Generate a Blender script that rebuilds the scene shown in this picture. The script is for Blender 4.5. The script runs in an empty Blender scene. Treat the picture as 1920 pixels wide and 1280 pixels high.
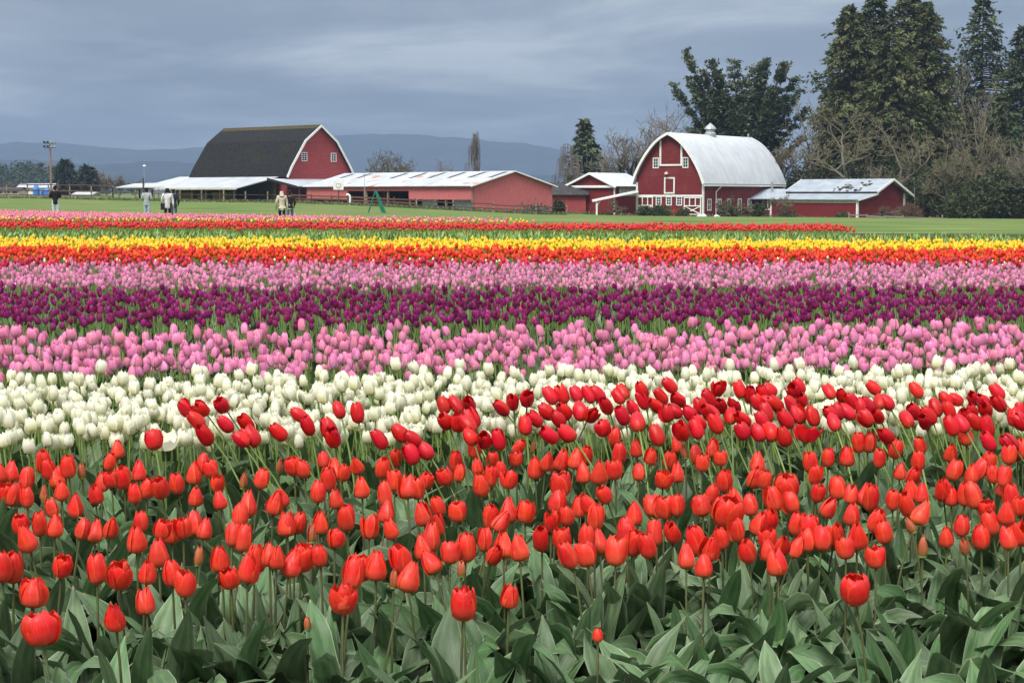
import bpy, math, random
import numpy as np
from mathutils import Vector, Matrix, Euler

random.seed(7)
rng = np.random.default_rng(11)
SC = bpy.context.scene
COL = SC.collection
R = math.radians

# ------------------------------------------------------------------ camera
FPX = 3000.0                      # focal length in pixels of the 1920 px wide photograph
CAM_H = 1.45
HORIZON = 362.0
PITCH = math.atan((640.0 - HORIZON) / FPX)
cam_d = bpy.data.cameras.new('camera')
cam_d.sensor_width = 36.0
cam_d.lens = 36.0 * FPX / 1920.0
cam_d.clip_start = 0.1
cam_d.clip_end = 30000.0
cam = bpy.data.objects.new('camera', cam_d)
COL.objects.link(cam)
cam.location = (0, 0, CAM_H)
cam.rotation_euler = (R(90) - PITCH, 0, 0)
SC.camera = cam

# ------------------------------------------------------------------ world, sun, exposure
SUN_AZ, SUN_EL = R(205), R(52)     # compass style: behind the camera and a little to the left
world = bpy.data.worlds.new('World')
SC.world = world
world.use_nodes = True
wt = world.node_tree
wt.nodes.clear()
def wn(t, **kw):
    n = wt.nodes.new(t)
    for k, v in kw.items():
        setattr(n, k, v)
    return n
w_out = wn('ShaderNodeOutputWorld')
w_bg = wn('ShaderNodeBackground')
w_sky = wn('ShaderNodeTexSky', sky_type='NISHITA', sun_disc=False, sun_elevation=SUN_EL, sun_rotation=SUN_AZ)
w_sky.air_density = 1.5
w_sky.dust_density = 3.0
w_tc = wn('ShaderNodeTexCoord')
w_sep = wn('ShaderNodeSeparateXYZ')
wt.links.new(w_tc.outputs['Generated'], w_sep.inputs[0])
# cloud deck seen in perspective: direction / (height + small) gives flat layers stretching to the horizon
w_add = wn('ShaderNodeMath', operation='ADD'); w_add.inputs[1].default_value = 0.085
w_max = wn('ShaderNodeMath', operation='MAXIMUM'); w_max.inputs[1].default_value = 0.0
wt.links.new(w_sep.outputs['Z'], w_max.inputs[0])
wt.links.new(w_max.outputs[0], w_add.inputs[0])
w_div = wn('ShaderNodeVectorMath', operation='DIVIDE')
w_cmb = wn('ShaderNodeCombineXYZ')
for i in range(3):
    wt.links.new(w_add.outputs[0], w_cmb.inputs[i])
wt.links.new(w_tc.outputs['Generated'], w_div.inputs[0])
wt.links.new(w_cmb.outputs[0], w_div.inputs[1])
w_map = wn('ShaderNodeMapping')
w_map.inputs['Scale'].default_value = (0.75, 0.66, 0.0)
w_map.inputs['Location'].default_value = (7.3, 2.6, 0.0)
wt.links.new(w_div.outputs[0], w_map.inputs['Vector'])
w_n1 = wn('ShaderNodeTexNoise')
w_n1.inputs['Scale'].default_value = 1.0
w_n1.inputs['Detail'].default_value = 7.0
w_n1.inputs['Roughness'].default_value = 0.58
w_n1.inputs['Distortion'].default_value = 0.35
wt.links.new(w_map.outputs[0], w_n1.inputs['Vector'])
w_rmp = wn('ShaderNodeValToRGB')
w_rmp.color_ramp.elements[0].position = 0.39
w_rmp.color_ramp.elements[0].color = (0.088, 0.112, 0.144, 1)
w_rmp.color_ramp.elements[1].position = 0.65
w_rmp.color_ramp.elements[1].color = (0.225, 0.250, 0.275, 1)
e = w_rmp.color_ramp.elements.new(0.52)
e.color = (0.132, 0.158, 0.192, 1)
wt.links.new(w_n1.outputs['Fac'], w_rmp.inputs[0])
# overhead the deck is thin and grey-white, towards the horizon it is deep and blue
w_rm2 = wn('ShaderNodeValToRGB')
w_rm2.color_ramp.elements[0].position = 0.36
w_rm2.color_ramp.elements[0].color = (0.225, 0.230, 0.234, 1)
w_rm2.color_ramp.elements[1].position = 0.68
w_rm2.color_ramp.elements[1].color = (0.345, 0.350, 0.352, 1)
wt.links.new(w_n1.outputs['Fac'], w_rm2.inputs[0])
w_el = wn('ShaderNodeMapRange')
w_el.inputs['From Min'].default_value = 0.08
w_el.inputs['From Max'].default_value = 0.5
wt.links.new(w_sep.outputs['Z'], w_el.inputs['Value'])
w_cl = wn('ShaderNodeMix', data_type='RGBA')
wt.links.new(w_el.outputs[0], w_cl.inputs['Factor'])
wt.links.new(w_rmp.outputs['Color'], w_cl.inputs['A'])
wt.links.new(w_rm2.outputs['Color'], w_cl.inputs['B'])
# an overcast dome is about three times brighter overhead than along the horizon
w_ez = wn('ShaderNodeMapRange')
w_ez.inputs['From Min'].default_value = 0.0
w_ez.inputs['From Max'].default_value = 1.0
w_ez.inputs['To Min'].default_value = 1.0
w_ez.inputs['To Max'].default_value = 3.4
wt.links.new(w_sep.outputs['Z'], w_ez.inputs['Value'])
w_mul = wn('ShaderNodeVectorMath', operation='SCALE')
wt.links.new(w_cl.outputs['Result'], w_mul.inputs[0])
wt.links.new(w_ez.outputs[0], w_mul.inputs['Scale'])
w_sc = wn('ShaderNodeVectorMath', operation='SCALE')
w_sc.inputs['Scale'].default_value = 0.06
wt.links.new(w_sky.outputs[0], w_sc.inputs[0])
w_mix = wn('ShaderNodeMix', data_type='RGBA')
w_mix.inputs['Factor'].default_value = 0.93
wt.links.new(w_sc.outputs[0], w_mix.inputs['A'])
wt.links.new(w_mul.outputs[0], w_mix.inputs['B'])
wt.links.new(w_mix.outputs['Result'], w_bg.inputs['Color'])
w_bg.inputs['Strength'].default_value = 1.0
wt.links.new(w_bg.outputs[0], w_out.inputs['Surface'])

sun_d = bpy.data.lights.new('sun', 'SUN')
sun_d.energy = 1.5
sun_d.angle = R(22)
sun_d.color = (1.0, 0.96, 0.90)
sun = bpy.data.objects.new('sun', sun_d)
COL.objects.link(sun)
sdir = Vector((math.sin(SUN_AZ) * math.cos(SUN_EL), math.cos(SUN_AZ) * math.cos(SUN_EL), math.sin(SUN_EL)))
sun.rotation_euler = sdir.to_track_quat('Z', 'Y').to_euler()

SC.view_settings.view_transform = 'Standard'
SC.view_settings.look = 'None'
SC.view_settings.gamma = 1.0
SC.view_settings.exposure = 1.25
SC.render.engine = 'CYCLES'
SC.cycles.use_denoising = True
SC.cycles.max_bounces = 4
SC.cycles.diffuse_bounces = 2
SC.cycles.glossy_bounces = 2
SC.cycles.transmission_bounces = 3
SC.cycles.transparent_max_bounces = 6
SC.cycles.volume_bounces = 0

# ------------------------------------------------------------------ geometry helpers
def sstep(a, b, x):
    t = np.clip((np.asarray(x, float) - a) / (b - a), 0, 1)
    return t * t * (3 - 2 * t)

def ground(X, Y):
    """Height of the land: a nearly level field that falls away towards the barns on the right."""
    X = np.asarray(X, float); Y = np.asarray(Y, float)
    far = sstep(95, 205, Y)
    z = -0.0068 * np.clip(X, -90, 90)
    z = z - 1.55 * far * sstep(-32, 20, X) - 0.55 * far * sstep(25, 60, X) + 0.25 * far * sstep(-40, -65, X)
    return z

def gz(X, Y):
    return float(ground(X, Y))

CP, SP = math.cos(PITCH), math.sin(PITCH)
def at(px, py, Y):
    """The point at depth Y that the photograph shows at pixel (px, py)."""
    u = (px - 960.0) / FPX; v = (640.0 - py) / FPX
    dy = CP + v * SP; dz = -SP + v * CP
    t = Y / dy
    return Vector((u * t, Y, CAM_H + dz * t))

def project(P):
    P = np.asarray(P, float)
    dx = P[..., 0]; dy = P[..., 1]; dz = P[..., 2] - CAM_H
    d = dy * CP - dz * SP
    up = dy * SP + dz * CP
    return 960 + FPX * dx / d, 640 - FPX * up / d

def depth_for(px, py, hf):
    """Depth at which a point hf above the ground appears at the pixel."""
    Y = 8.0
    for _ in range(12):
        p = at(px, py, Y)
        drop = CAM_H - p.z
        want = CAM_H - (gz(p.x, Y) + hf)
        Y *= want / drop
    return Y

def tag(o, label=None, cat=None, group=None, kind=None):
    if label: o['label'] = label
    if cat: o['category'] = cat
    if group: o['group'] = group
    if kind: o['kind'] = kind
    return o

def empty(name, loc, rz=0.0, label=None, cat=None, group=None):
    o = bpy.data.objects.new(name, None)
    o.empty_display_size = 0.2
    COL.objects.link(o)
    o.location = loc
    o.rotation_euler = (0, 0, rz)
    return tag(o, label, cat, group)

def link(name, me, parent=None, loc=None, rot=None, scale=None):
    o = bpy.data.objects.new(name, me)
    COL.objects.link(o)
    if parent is not None: o.parent = parent
    if loc is not None: o.location = loc
    if rot is not None: o.rotation_euler = rot
    if scale is not None: o.scale = scale
    return o

def mesh_np(name, V, F, mats, uv=None, mi=None, tint=None, smooth=True):
    V = np.asarray(V, np.float32); F = np.asarray(F, np.int32)
    me = bpy.data.meshes.new(name)
    me.vertices.add(len(V)); me.vertices.foreach_set('co', V.ravel())
    me.loops.add(F.size); me.loops.foreach_set('vertex_index', F.ravel())
    me.polygons.add(len(F))
    me.polygons.foreach_set('loop_start', np.arange(0, F.size, F.shape[1], dtype=np.int32))
    if mi is not None: me.polygons.foreach_set('material_index', np.asarray(mi, np.int32))
    me.polygons.foreach_set('use_smooth', np.full(len(F), smooth, dtype=bool))
    if uv is not None:
        l = me.uv_layers.new(name='UVMap')
        l.data.foreach_set('uv', np.asarray(uv, np.float32)[F.ravel()].ravel())
    if tint is not None:
        a = me.attributes.new('tint', 'FLOAT', 'POINT')
        a.data.foreach_set('value', np.asarray(tint, np.float32))
    for m in (mats if isinstance(mats, (list, tuple)) else [mats]):
        me.materials.append(m)
    me.update(calc_edges=True)
    return me

class MB:
    """Collects boxes, prisms and tubes and links them as one mesh."""
    def __init__(self):
        self.v = []; self.f = []
    def add(self, vs, fs):
        o = len(self.v)
        self.v += [tuple(p) for p in vs]
        self.f += [tuple(i + o for i in f) for f in fs]
        return self
    def box(self, x0, x1, y0, y1, z0, z1):
        return self.add([(x0, y0, z0), (x1, y0, z0), (x1, y1, z0), (x0, y1, z0), (x0, y0, z1), (x1, y0, z1), (x1, y1, z1), (x0, y1, z1)],
                        [(0, 3, 2, 1), (4, 5, 6, 7), (0, 1, 5, 4), (1, 2, 6, 5), (2, 3, 7, 6), (3, 0, 4, 7)])
    def bar(self, a, b, w, h=None, up=(0, 0, 1)):
        a = Vector(a); b = Vector(b); h = h or w
        d = (b - a).normalized(); s = d.cross(Vector(up))
        if s.length < 1e-4: s = d.cross(Vector((0, 1, 0)))
        s.normalize(); t = s.cross(d).normalized()
        c = [s * (i * w / 2) + t * (j * h / 2) for i, j in ((-1, -1), (1, -1), (1, 1), (-1, 1))]
        return self.add([a + k for k in c] + [b + k for k in c],
                        [(3, 2, 1, 0), (4, 5, 6, 7), (0, 1, 5, 4), (1, 2, 6, 5), (2, 3, 7, 6), (3, 0, 4, 7)])
    def tube(self, pts, rad, n=8):
        pts = [Vector(p) for p in pts]
        if not isinstance(rad, (list, tuple)): rad = [rad] * len(pts)
        vs, fs = [], []
        for i, p in enumerate(pts):
            d = (pts[min(i + 1, len(pts) - 1)] - pts[max(i - 1, 0)]).normalized()
            s = d.cross(Vector((0.03, 1, 0.02))); s.normalize(); t = s.cross(d)
            for k in range(n):
                a = 2 * math.pi * k / n
                vs.append(p + (s * math.cos(a) + t * math.sin(a)) * rad[i])
        for i in range(len(pts) - 1):
            for k in range(n):
                fs.append((i * n + k, i * n + (k + 1) % n, (i + 1) * n + (k + 1) % n, (i + 1) * n + k))
        fs.append(tuple(range(n))); fs.append(tuple(reversed(range((len(pts) - 1) * n, len(pts) * n))))
        return self.add(vs, fs)
    def prism(self, poly, a, b, axis):
        """Extrude the polygon of (p, z) pairs from a to b along axis 'x' or 'y'."""
        n = len(poly)
        P = (lambda p, z, t: (t, p, z)) if axis == 'x' else (lambda p, z, t: (p, t, z))
        return self.add([P(p, z, a) for p, z in poly] + [P(p, z, b) for p, z in poly],
                        [tuple(range(n)), tuple(reversed(range(n, 2 * n)))] + [(i, (i + 1) % n, n + (i + 1) % n, n + i) for i in range(n)])
    def shell(self, prof, th, a, b, axis):
        """A sheet of thickness th that follows the profile of (p, z) pairs, from a to b along axis."""
        P = (lambda p, z, t: (t, p, z)) if axis == 'x' else (lambda p, z, t: (p, t, z))
        n = len(prof); nrm = []
        for i in range(n):
            p0, z0 = prof[max(i - 1, 0)]; p1, z1 = prof[min(i + 1, n - 1)]
            l = math.hypot(p1 - p0, z1 - z0)
            nx, nz = -(z1 - z0) / l, (p1 - p0) / l
            if nz < 0: nx, nz = -nx, -nz
            nrm.append((nx, nz))
        lo = [(p - k[0] * th, z - k[1] * th) for (p, z), k in zip(prof, nrm)]
        vs = [P(*q, a) for q in prof] + [P(*q, b) for q in prof] + [P(*q, a) for q in lo] + [P(*q, b) for q in lo]
        fs = []
        for i in range(n - 1):
            fs += [(i, i + 1, n + i + 1, n + i), (2 * n + i, 3 * n + i, 3 * n + i + 1, 2 * n + i + 1),
                   (i, 2 * n + i, 2 * n + i + 1, i + 1), (n + i, n + i + 1, 3 * n + i + 1, 3 * n + i)]
        fs += [(0, n, 3 * n, 2 * n), (n - 1, 3 * n - 1, 4 * n - 1, 2 * n - 1)]
        return self.add(vs, fs)
    def lathe(self, prof, n=12, c=(0, 0, 0)):
        vs = [(c[0] + r * math.cos(2 * math.pi * k / n), c[1] + r * math.sin(2 * math.pi * k / n), c[2] + z) for r, z in prof for k in range(n)]
        fs = [(i * n + k, i * n + (k + 1) % n, (i + 1) * n + (k + 1) % n, (i + 1) * n + k) for i in range(len(prof) - 1) for k in range(n)]
        fs += [tuple(reversed(range(n))), tuple(range((len(prof) - 1) * n, len(prof) * n))]
        return self.add(vs, fs)
    def build(self, name, m, parent=None, smooth=False, label=None, cat=None, group=None, kind=None, loc=None, rot=None):
        me = bpy.data.meshes.new(name)
        me.from_pydata(self.v, [], self.f)
        import bmesh
        bm = bmesh.new(); bm.from_mesh(me)
        bmesh.ops.recalc_face_normals(bm, faces=bm.faces)
        bm.to_mesh(me); bm.free()
        if smooth: me.polygons.foreach_set('use_smooth', [True] * len(me.polygons))
        me.materials.append(m)
        me.update()
        return tag(link(name, me, parent, loc, rot), label, cat, group, kind)

def tubes(segs, n=4):
    """segs: rows (x0,y0,z0,x1,y1,z1,r0,r1) -> open tubes as one quad mesh."""
    S = np.asarray(segs, float)
    P0, P1 = S[:, 0:3], S[:, 3:6]
    D = P1 - P0; D /= np.linalg.norm(D, axis=1, keepdims=True) + 1e-9
    ref = np.where(np.abs(D[:, 2:3]) > 0.9, np.array([[1.0, 0, 0]]), np.array([[0, 0, 1.0]]))
    A = np.cross(D, ref); A /= np.linalg.norm(A, axis=1, keepdims=True) + 1e-9
    B = np.cross(D, A)
    ang = 2 * np.pi * np.arange(n) / n
    ring = A[:, None, :] * np.cos(ang)[None, :, None] + B[:, None, :] * np.sin(ang)[None, :, None]
    V = np.concatenate([P0[:, None] + ring * S[:, 6][:, None, None], P1[:, None] + ring * S[:, 7][:, None, None]], axis=1)
    base = (np.arange(len(S)) * 2 * n)[:, None]
    k = np.arange(n); k2 = (k + 1) % n
    F = np.stack([base + k, base + k2, base + n + k2, base + n + k], axis=-1)
    return V.reshape(-1, 3), F.reshape(-1, 4)

# ------------------------------------------------------------------ materials
def new_mat(name):
    m = bpy.data.materials.new(name); m.use_nodes = True
    nt = m.node_tree
    return m, nt, nt.nodes['Principled BSDF'], nt.nodes['Material Output']

def nd(nt, t, **kw):
    n = nt.nodes.new(t)
    for k, v in kw.items(): setattr(n, k, v)
    return n

def ramp(nt, fac, stops):
    r = nd(nt, 'ShaderNodeValToRGB')
    el = r.color_ramp.elements
    el[0].position, el[0].color = stops[0][0], (*stops[0][1], 1)
    el[1].position, el[1].color = stops[-1][0], (*stops[-1][1], 1)
    for p, c in stops[1:-1]:
        k = el.new(p); k.color = (*c, 1)
    nt.links.new(fac, r.inputs[0])
    return r.outputs['Color']

def surf(name, c1, c2, scale=4.0, rough=0.8, bump=0.0, stretch=(1, 1, 1), spec=0.25, metal=0.0, detail=5.0, lo=0.35, hi=0.7,
         lines=None, line_strength=0.3, line_dark=0.0, c3=None, c3_scale=0.5, c3_lo=0.6, c3_hi=0.7, rand=0.0):
    """Weathered surface: two tones of noise, optional third tone in patches, optional fine lines (boards, ribs) along an axis."""
    m, nt, p, out = new_mat(name)
    tc = nd(nt, 'ShaderNodeTexCoord')
    mp = nd(nt, 'ShaderNodeMapping'); mp.inputs['Scale'].default_value = stretch
    nt.links.new(tc.outputs['Object'], mp.inputs['Vector'])
    n = nd(nt, 'ShaderNodeTexNoise'); n.inputs['Scale'].default_value = scale; n.inputs['Detail'].default_value = detail
    nt.links.new(mp.outputs[0], n.inputs['Vector'])
    col = ramp(nt, n.outputs['Fac'], [(lo, c1), (hi, c2)])
    if c3:
        n3 = nd(nt, 'ShaderNodeTexNoise'); n3.inputs['Scale'].default_value = c3_scale; n3.inputs['Detail'].default_value = 6
        nt.links.new(tc.outputs['Object'], n3.inputs['Vector'])
        mr = nd(nt, 'ShaderNodeMapRange'); mr.inputs['From Min'].default_value = c3_lo; mr.inputs['From Max'].default_value = c3_hi
        nt.links.new(n3.outputs['Fac'], mr.inputs['Value'])
        mx = nd(nt, 'ShaderNodeMix', data_type='RGBA')
        nt.links.new(mr.outputs[0], mx.inputs['Factor']); nt.links.new(col, mx.inputs['A']); mx.inputs['B'].default_value = (*c3, 1)
        col = mx.outputs['Result']
    h = n.outputs['Fac']
    if lines:
        axis, freq = lines
        sp = nd(nt, 'ShaderNodeSeparateXYZ'); nt.links.new(tc.outputs['Object'], sp.inputs[0])
        mm = nd(nt, 'ShaderNodeMath', operation='MULTIPLY'); mm.inputs[1].default_value = freq
        nt.links.new(sp.outputs[axis], mm.inputs[0])
        fr = nd(nt, 'ShaderNodeMath', operation='FRACT'); nt.links.new(mm.outputs[0], fr.inputs[0])
        gr = nd(nt, 'ShaderNodeMapRange'); gr.inputs['From Min'].default_value = 0.0; gr.inputs['From Max'].default_value = 0.16
        nt.links.new(fr.outputs[0], gr.inputs['Value'])
        ad = nd(nt, 'ShaderNodeMath', operation='MULTIPLY_ADD'); ad.inputs[1].default_value = 0.35
        nt.links.new(n.outputs['Fac'], ad.inputs[0]); nt.links.new(gr.outputs[0], ad.inputs[2])
        h = ad.outputs[0]
        if line_dark:
            mk = nd(nt, 'ShaderNodeMapRange'); mk.inputs['To Min'].default_value = 1 - line_dark; mk.inputs['To Max'].default_value = 1
            nt.links.new(gr.outputs[0], mk.inputs['Value'])
            vs = nd(nt, 'ShaderNodeVectorMath', operation='SCALE')
            nt.links.new(col, vs.inputs[0]); nt.links.new(mk.outputs[0], vs.inputs['Scale'])
            col = vs.outputs[0]
        bump = max(bump, line_strength)
    if rand:
        oi = nd(nt, 'ShaderNodeObjectInfo')
        mk = nd(nt, 'ShaderNodeMapRange'); mk.inputs['To Min'].default_value = 1 - rand; mk.inputs['To Max'].default_value = 1 + rand
        nt.links.new(oi.outputs['Random'], mk.inputs['Value'])
        vs = nd(nt, 'ShaderNodeVectorMath', operation='SCALE')
        nt.links.new(col, vs.inputs[0]); nt.links.new(mk.outputs[0], vs.inputs['Scale'])
        col = vs.outputs[0]
    nt.links.new(col, p.inputs['Base Color'])
    p.inputs['Roughness'].default_value = rough
    p.inputs['Specular IOR Level'].default_value = spec
    p.inputs['Metallic'].default_value = metal
    if bump:
        b = nd(nt, 'ShaderNodeBump'); b.inputs['Strength'].default_value = bump; b.inputs['Distance'].default_value = 0.05
        nt.links.new(h, b.inputs['Height']); nt.links.new(b.outputs[0], p.inputs['Normal'])
    return m

def tint_node(nt, col, hue, val_lo, val_hi, sat=0.0):
    """Every plant its own slight shade: Object Random for single plants, the 'tint' attribute for those in a bed."""
    oi = nd(nt, 'ShaderNodeObjectInfo'); at_ = nd(nt, 'ShaderNodeAttribute', attribute_name='tint')
    ad = nd(nt, 'ShaderNodeMath', operation='ADD'); fr = nd(nt, 'ShaderNodeMath', operation='FRACT')
    nt.links.new(oi.outputs['Random'], ad.inputs[0]); nt.links.new(at_.outputs['Fac'], ad.inputs[1]); nt.links.new(ad.outputs[0], fr.inputs[0])
    hs = nd(nt, 'ShaderNodeHueSaturation')
    a = nd(nt, 'ShaderNodeMapRange'); a.inputs['To Min'].default_value = val_lo; a.inputs['To Max'].default_value = val_hi
    nt.links.new(fr.outputs[0], a.inputs['Value']); nt.links.new(a.outputs[0], hs.inputs['Value'])
    m7 = nd(nt, 'ShaderNodeMath', operation='MULTIPLY'); m7.inputs[1].default_value = 7.31
    f7 = nd(nt, 'ShaderNodeMath', operation='FRACT')
    nt.links.new(fr.outputs[0], m7.inputs[0]); nt.links.new(m7.outputs[0], f7.inputs[0])
    b = nd(nt, 'ShaderNodeMapRange'); b.inputs['To Min'].default_value = 0.5 - hue; b.inputs['To Max'].default_value = 0.5 + hue
    nt.links.new(f7.outputs[0], b.inputs['Value']); nt.links.new(b.outputs[0], hs.inputs['Hue'])
    if sat:
        c = nd(nt, 'ShaderNodeMapRange'); c.inputs['To Min'].default_value = 1 - sat; c.inputs['To Max'].default_value = 1 + sat * 0.3
        nt.links.new(f7.outputs[0], c.inputs['Value']); nt.links.new(c.outputs[0], hs.inputs['Saturation'])
    nt.links.new(col, hs.inputs['Color'])
    return hs.outputs['Color']

def petal_mat(name, base, main, main2, tip, edge=None, hue=0.008, val=(0.85, 1.12), trans=0.25, rough=0.42, spec=0.35, sat=0.0):
    m, nt, p, out = new_mat(name)
    uv = nd(nt, 'ShaderNodeUVMap'); sp = nd(nt, 'ShaderNodeSeparateXYZ'); nt.links.new(uv.outputs[0], sp.inputs[0])
    mp = nd(nt, 'ShaderNodeMapping'); mp.inputs['Scale'].default_value = (20, 1.5, 1); nt.links.new(uv.outputs[0], mp.inputs['Vector'])
    n = nd(nt, 'ShaderNodeTexNoise'); n.inputs['Scale'].default_value = 1.0; n.inputs['Detail'].default_value = 4
    nt.links.new(mp.outputs[0], n.inputs['Vector'])
    ad = nd(nt, 'ShaderNodeMath', operation='MULTIPLY_ADD'); ad.inputs[1].default_value = 0.25; 
    sb = nd(nt, 'ShaderNodeMath', operation='SUBTRACT'); sb.inputs[1].default_value = 0.125
    nt.links.new(n.outputs['Fac'], ad.inputs[0]); nt.links.new(sp.outputs['Y'], ad.inputs[2]); nt.links.new(ad.outputs[0], sb.inputs[0])
    col = ramp(nt, sb.outputs[0], [(0.0, base), (0.22, main2), (0.5, main), (1.0, tip)])
    st = nd(nt, 'ShaderNodeMapRange'); st.inputs['From Min'].default_value = 0.45; st.inputs['From Max'].default_value = 0.75
    st.inputs['To Max'].default_value = 0.8
    nt.links.new(n.outputs['Fac'], st.inputs['Value'])
    mx = nd(nt, 'ShaderNodeMix', data_type='RGBA'); nt.links.new(st.outputs[0], mx.inputs['Factor'])
    nt.links.new(col, mx.inputs['A']); mx.inputs['B'].default_value = (*main2, 1)
    col = mx.outputs['Result']
    if edge:
        s5 = nd(nt, 'ShaderNodeMath', operation='SUBTRACT'); s5.inputs[1].default_value = 0.5; nt.links.new(sp.outputs['X'], s5.inputs[0])
        ab = nd(nt, 'ShaderNodeMath', operation='ABSOLUTE'); nt.links.new(s5.outputs[0], ab.inputs[0])
        er = nd(nt, 'ShaderNodeMapRange'); er.inputs['From Min'].default_value = 0.38; er.inputs['From Max'].default_value = 0.5; er.inputs['To Max'].default_value = 0.7
        nt.links.new(ab.outputs[0], er.inputs['Value'])
        mx2 = nd(nt, 'ShaderNodeMix', data_type='RGBA'); nt.links.new(er.outputs[0], mx2.inputs['Factor'])
        nt.links.new(col, mx2.inputs['A']); mx2.inputs['B'].default_value = (*edge, 1)
        col = mx2.outputs['Result']
    col = tint_node(nt, col, hue, val[0], val[1], sat)
    nt.links.new(col, p.inputs['Base Color'])
    p.inputs['Roughness'].default_value = rough
    p.inputs['Specular IOR Level'].default_value = spec
    b = nd(nt, 'ShaderNodeBump'); b.inputs['Strength'].default_value = 0.25; b.inputs['Distance'].default_value = 0.002
    nt.links.new(n.outputs['Fac'], b.inputs['Height']); nt.links.new(b.outputs[0], p.inputs['Normal'])
    tr = nd(nt, 'ShaderNodeBsdfTranslucent'); nt.links.new(col, tr.inputs['Color'])
    ms = nd(nt, 'ShaderNodeMixShader'); ms.inputs[0].default_value = trans
    nt.links.new(p.outputs[0], ms.inputs[1]); nt.links.new(tr.outputs[0], ms.inputs[2]); nt.links.new(ms.outputs[0], out.inputs['Surface'])
    return m

def leaf_mat(name, dark, light, margin, val=(0.75, 1.25), hue=0.012, rough=0.42, spec=0.45, trans=0.14):
    m, nt, p, out = new_mat(name)
    uv = nd(nt, 'ShaderNodeUVMap'); sp = nd(nt, 'ShaderNodeSeparateXYZ'); nt.links.new(uv.outputs[0], sp.inputs[0])
    mp = nd(nt, 'ShaderNodeMapping'); mp.inputs['Scale'].default_value = (34, 1.2, 1); nt.links.new(uv.outputs[0], mp.inputs['Vector'])
    n = nd(nt, 'ShaderNodeTexNoise'); n.inputs['Scale'].default_value = 1.0; n.inputs['Detail'].default_value = 3
    nt.links.new(mp.outputs[0], n.inputs['Vector'])
    n2 = nd(nt, 'ShaderNodeTexNoise'); n2.inputs['Scale'].default_value = 5.0; n2.inputs['Detail'].default_value = 5
    nt.links.new(uv.outputs[0], n2.inputs['Vector'])
    av = nd(nt, 'ShaderNodeMath', operation='MULTIPLY_ADD'); av.inputs[1].default_value = 0.5
    hf = nd(nt, 'ShaderNodeMath', operation='MULTIPLY'); hf.inputs[1].default_value = 0.5
    nt.links.new(n2.outputs['Fac'], hf.inputs[0]); nt.links.new(n.outputs['Fac'], av.inputs[0]); nt.links.new(hf.outputs[0], av.inputs[2])
    col = ramp(nt, av.outputs[0], [(0.38, dark), (0.62, light)])
    s5 = nd(nt, 'ShaderNodeMath', operation='SUBTRACT'); s5.inputs[1].default_value = 0.5; nt.links.new(sp.outputs['X'], s5.inputs[0])
    ab = nd(nt, 'ShaderNodeMath', operation='ABSOLUTE'); nt.links.new(s5.outputs[0], ab.inputs[0])
    er = nd(nt, 'ShaderNodeMapRange'); er.inputs['From Min'].default_value = 0.455; er.inputs['From Max'].default_value = 0.5; er.inputs['To Max'].default_value = 0.75
    nt.links.new(ab.outputs[0], er.inputs['Value'])
    mx = nd(nt, 'ShaderNodeMix', data_type='RGBA'); nt.links.new(er.outputs[0], mx.inputs['Factor'])
    nt.links.new(col, mx.inputs['A']); mx.inputs['B'].default_value = (*margin, 1)
    # dry brown tips where the leaf ends
    tp = nd(nt, 'ShaderNodeMath', operation='MULTIPLY_ADD'); tp.inputs[1].default_value = 0.10
    nt.links.new(n2.outputs['Fac'], tp.inputs[0]); nt.links.new(sp.outputs['Y'], tp.inputs[2])
    tr_ = nd(nt, 'ShaderNodeMapRange'); tr_.inputs['From Min'].default_value = 1.015; tr_.inputs['From Max'].default_value = 1.05
    nt.links.new(tp.outputs[0], tr_.inputs['Value'])
    mt = nd(nt, 'ShaderNodeMix', data_type='RGBA'); nt.links.new(tr_.outputs[0], mt.inputs['Factor'])
    nt.links.new(mx.outputs['Result'], mt.inputs['A']); mt.inputs['B'].default_value = (0.30, 0.22, 0.12, 1)
    col = tint_node(nt, mt.outputs['Result'], hue, val[0], val[1], 0.15)
    nt.links.new(col, p.inputs['Base Color'])
    p.inputs['Roughness'].default_value = rough
    p.inputs['Specular IOR Level'].default_value = spec
    b = nd(nt, 'ShaderNodeBump'); b.inputs['Strength'].default_value = 0.3; b.inputs['Distance'].default_value = 0.002
    nt.links.new(n.outputs['Fac'], b.inputs['Height']); nt.links.new(b.outputs[0], p.inputs['Normal'])
    tr = nd(nt, 'ShaderNodeBsdfTranslucent'); nt.links.new(col, tr.inputs['Color'])
    ms = nd(nt, 'ShaderNodeMixShader'); ms.inputs[0].default_value = trans
    nt.links.new(p.outputs[0], ms.inputs[1]); nt.links.new(tr.outputs[0], ms.inputs[2]); nt.links.new(ms.outputs[0], out.inputs['Surface'])
    return m

M = {}
M['grass'] = surf('grass', (0.066, 0.116, 0.026), (0.135, 0.185, 0.052), scale=0.5, rough=0.95, spec=0.1, detail=12, bump=0.5, stretch=(0.35, 1.0, 1.0), lo=0.4, hi=0.62, c3=(0.15, 0.150, 0.062), c3_scale=0.09, c3_lo=0.48, c3_hi=0.72)
M['soil'] = surf('soil', (0.030, 0.021, 0.014), (0.075, 0.055, 0.038), scale=9, rough=0.95, bump=0.8, spec=0.15)
M['hill'] = surf('hill', (0.016, 0.026, 0.034), (0.034, 0.050, 0.056), scale=0.012, rough=1.0, spec=0.0, detail=8)
M['barn_red'] = surf('barn_red', (0.138, 0.015, 0.017), (0.185, 0.024, 0.026), scale=1.3, rough=0.75, stretch=(1, 1, 4), lines=('Z', 4.0), line_strength=0.4, line_dark=0.35, c3=(0.185, 0.040, 0.040), c3_scale=0.45, c3_lo=0.52, c3_hi=0.75)
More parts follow.
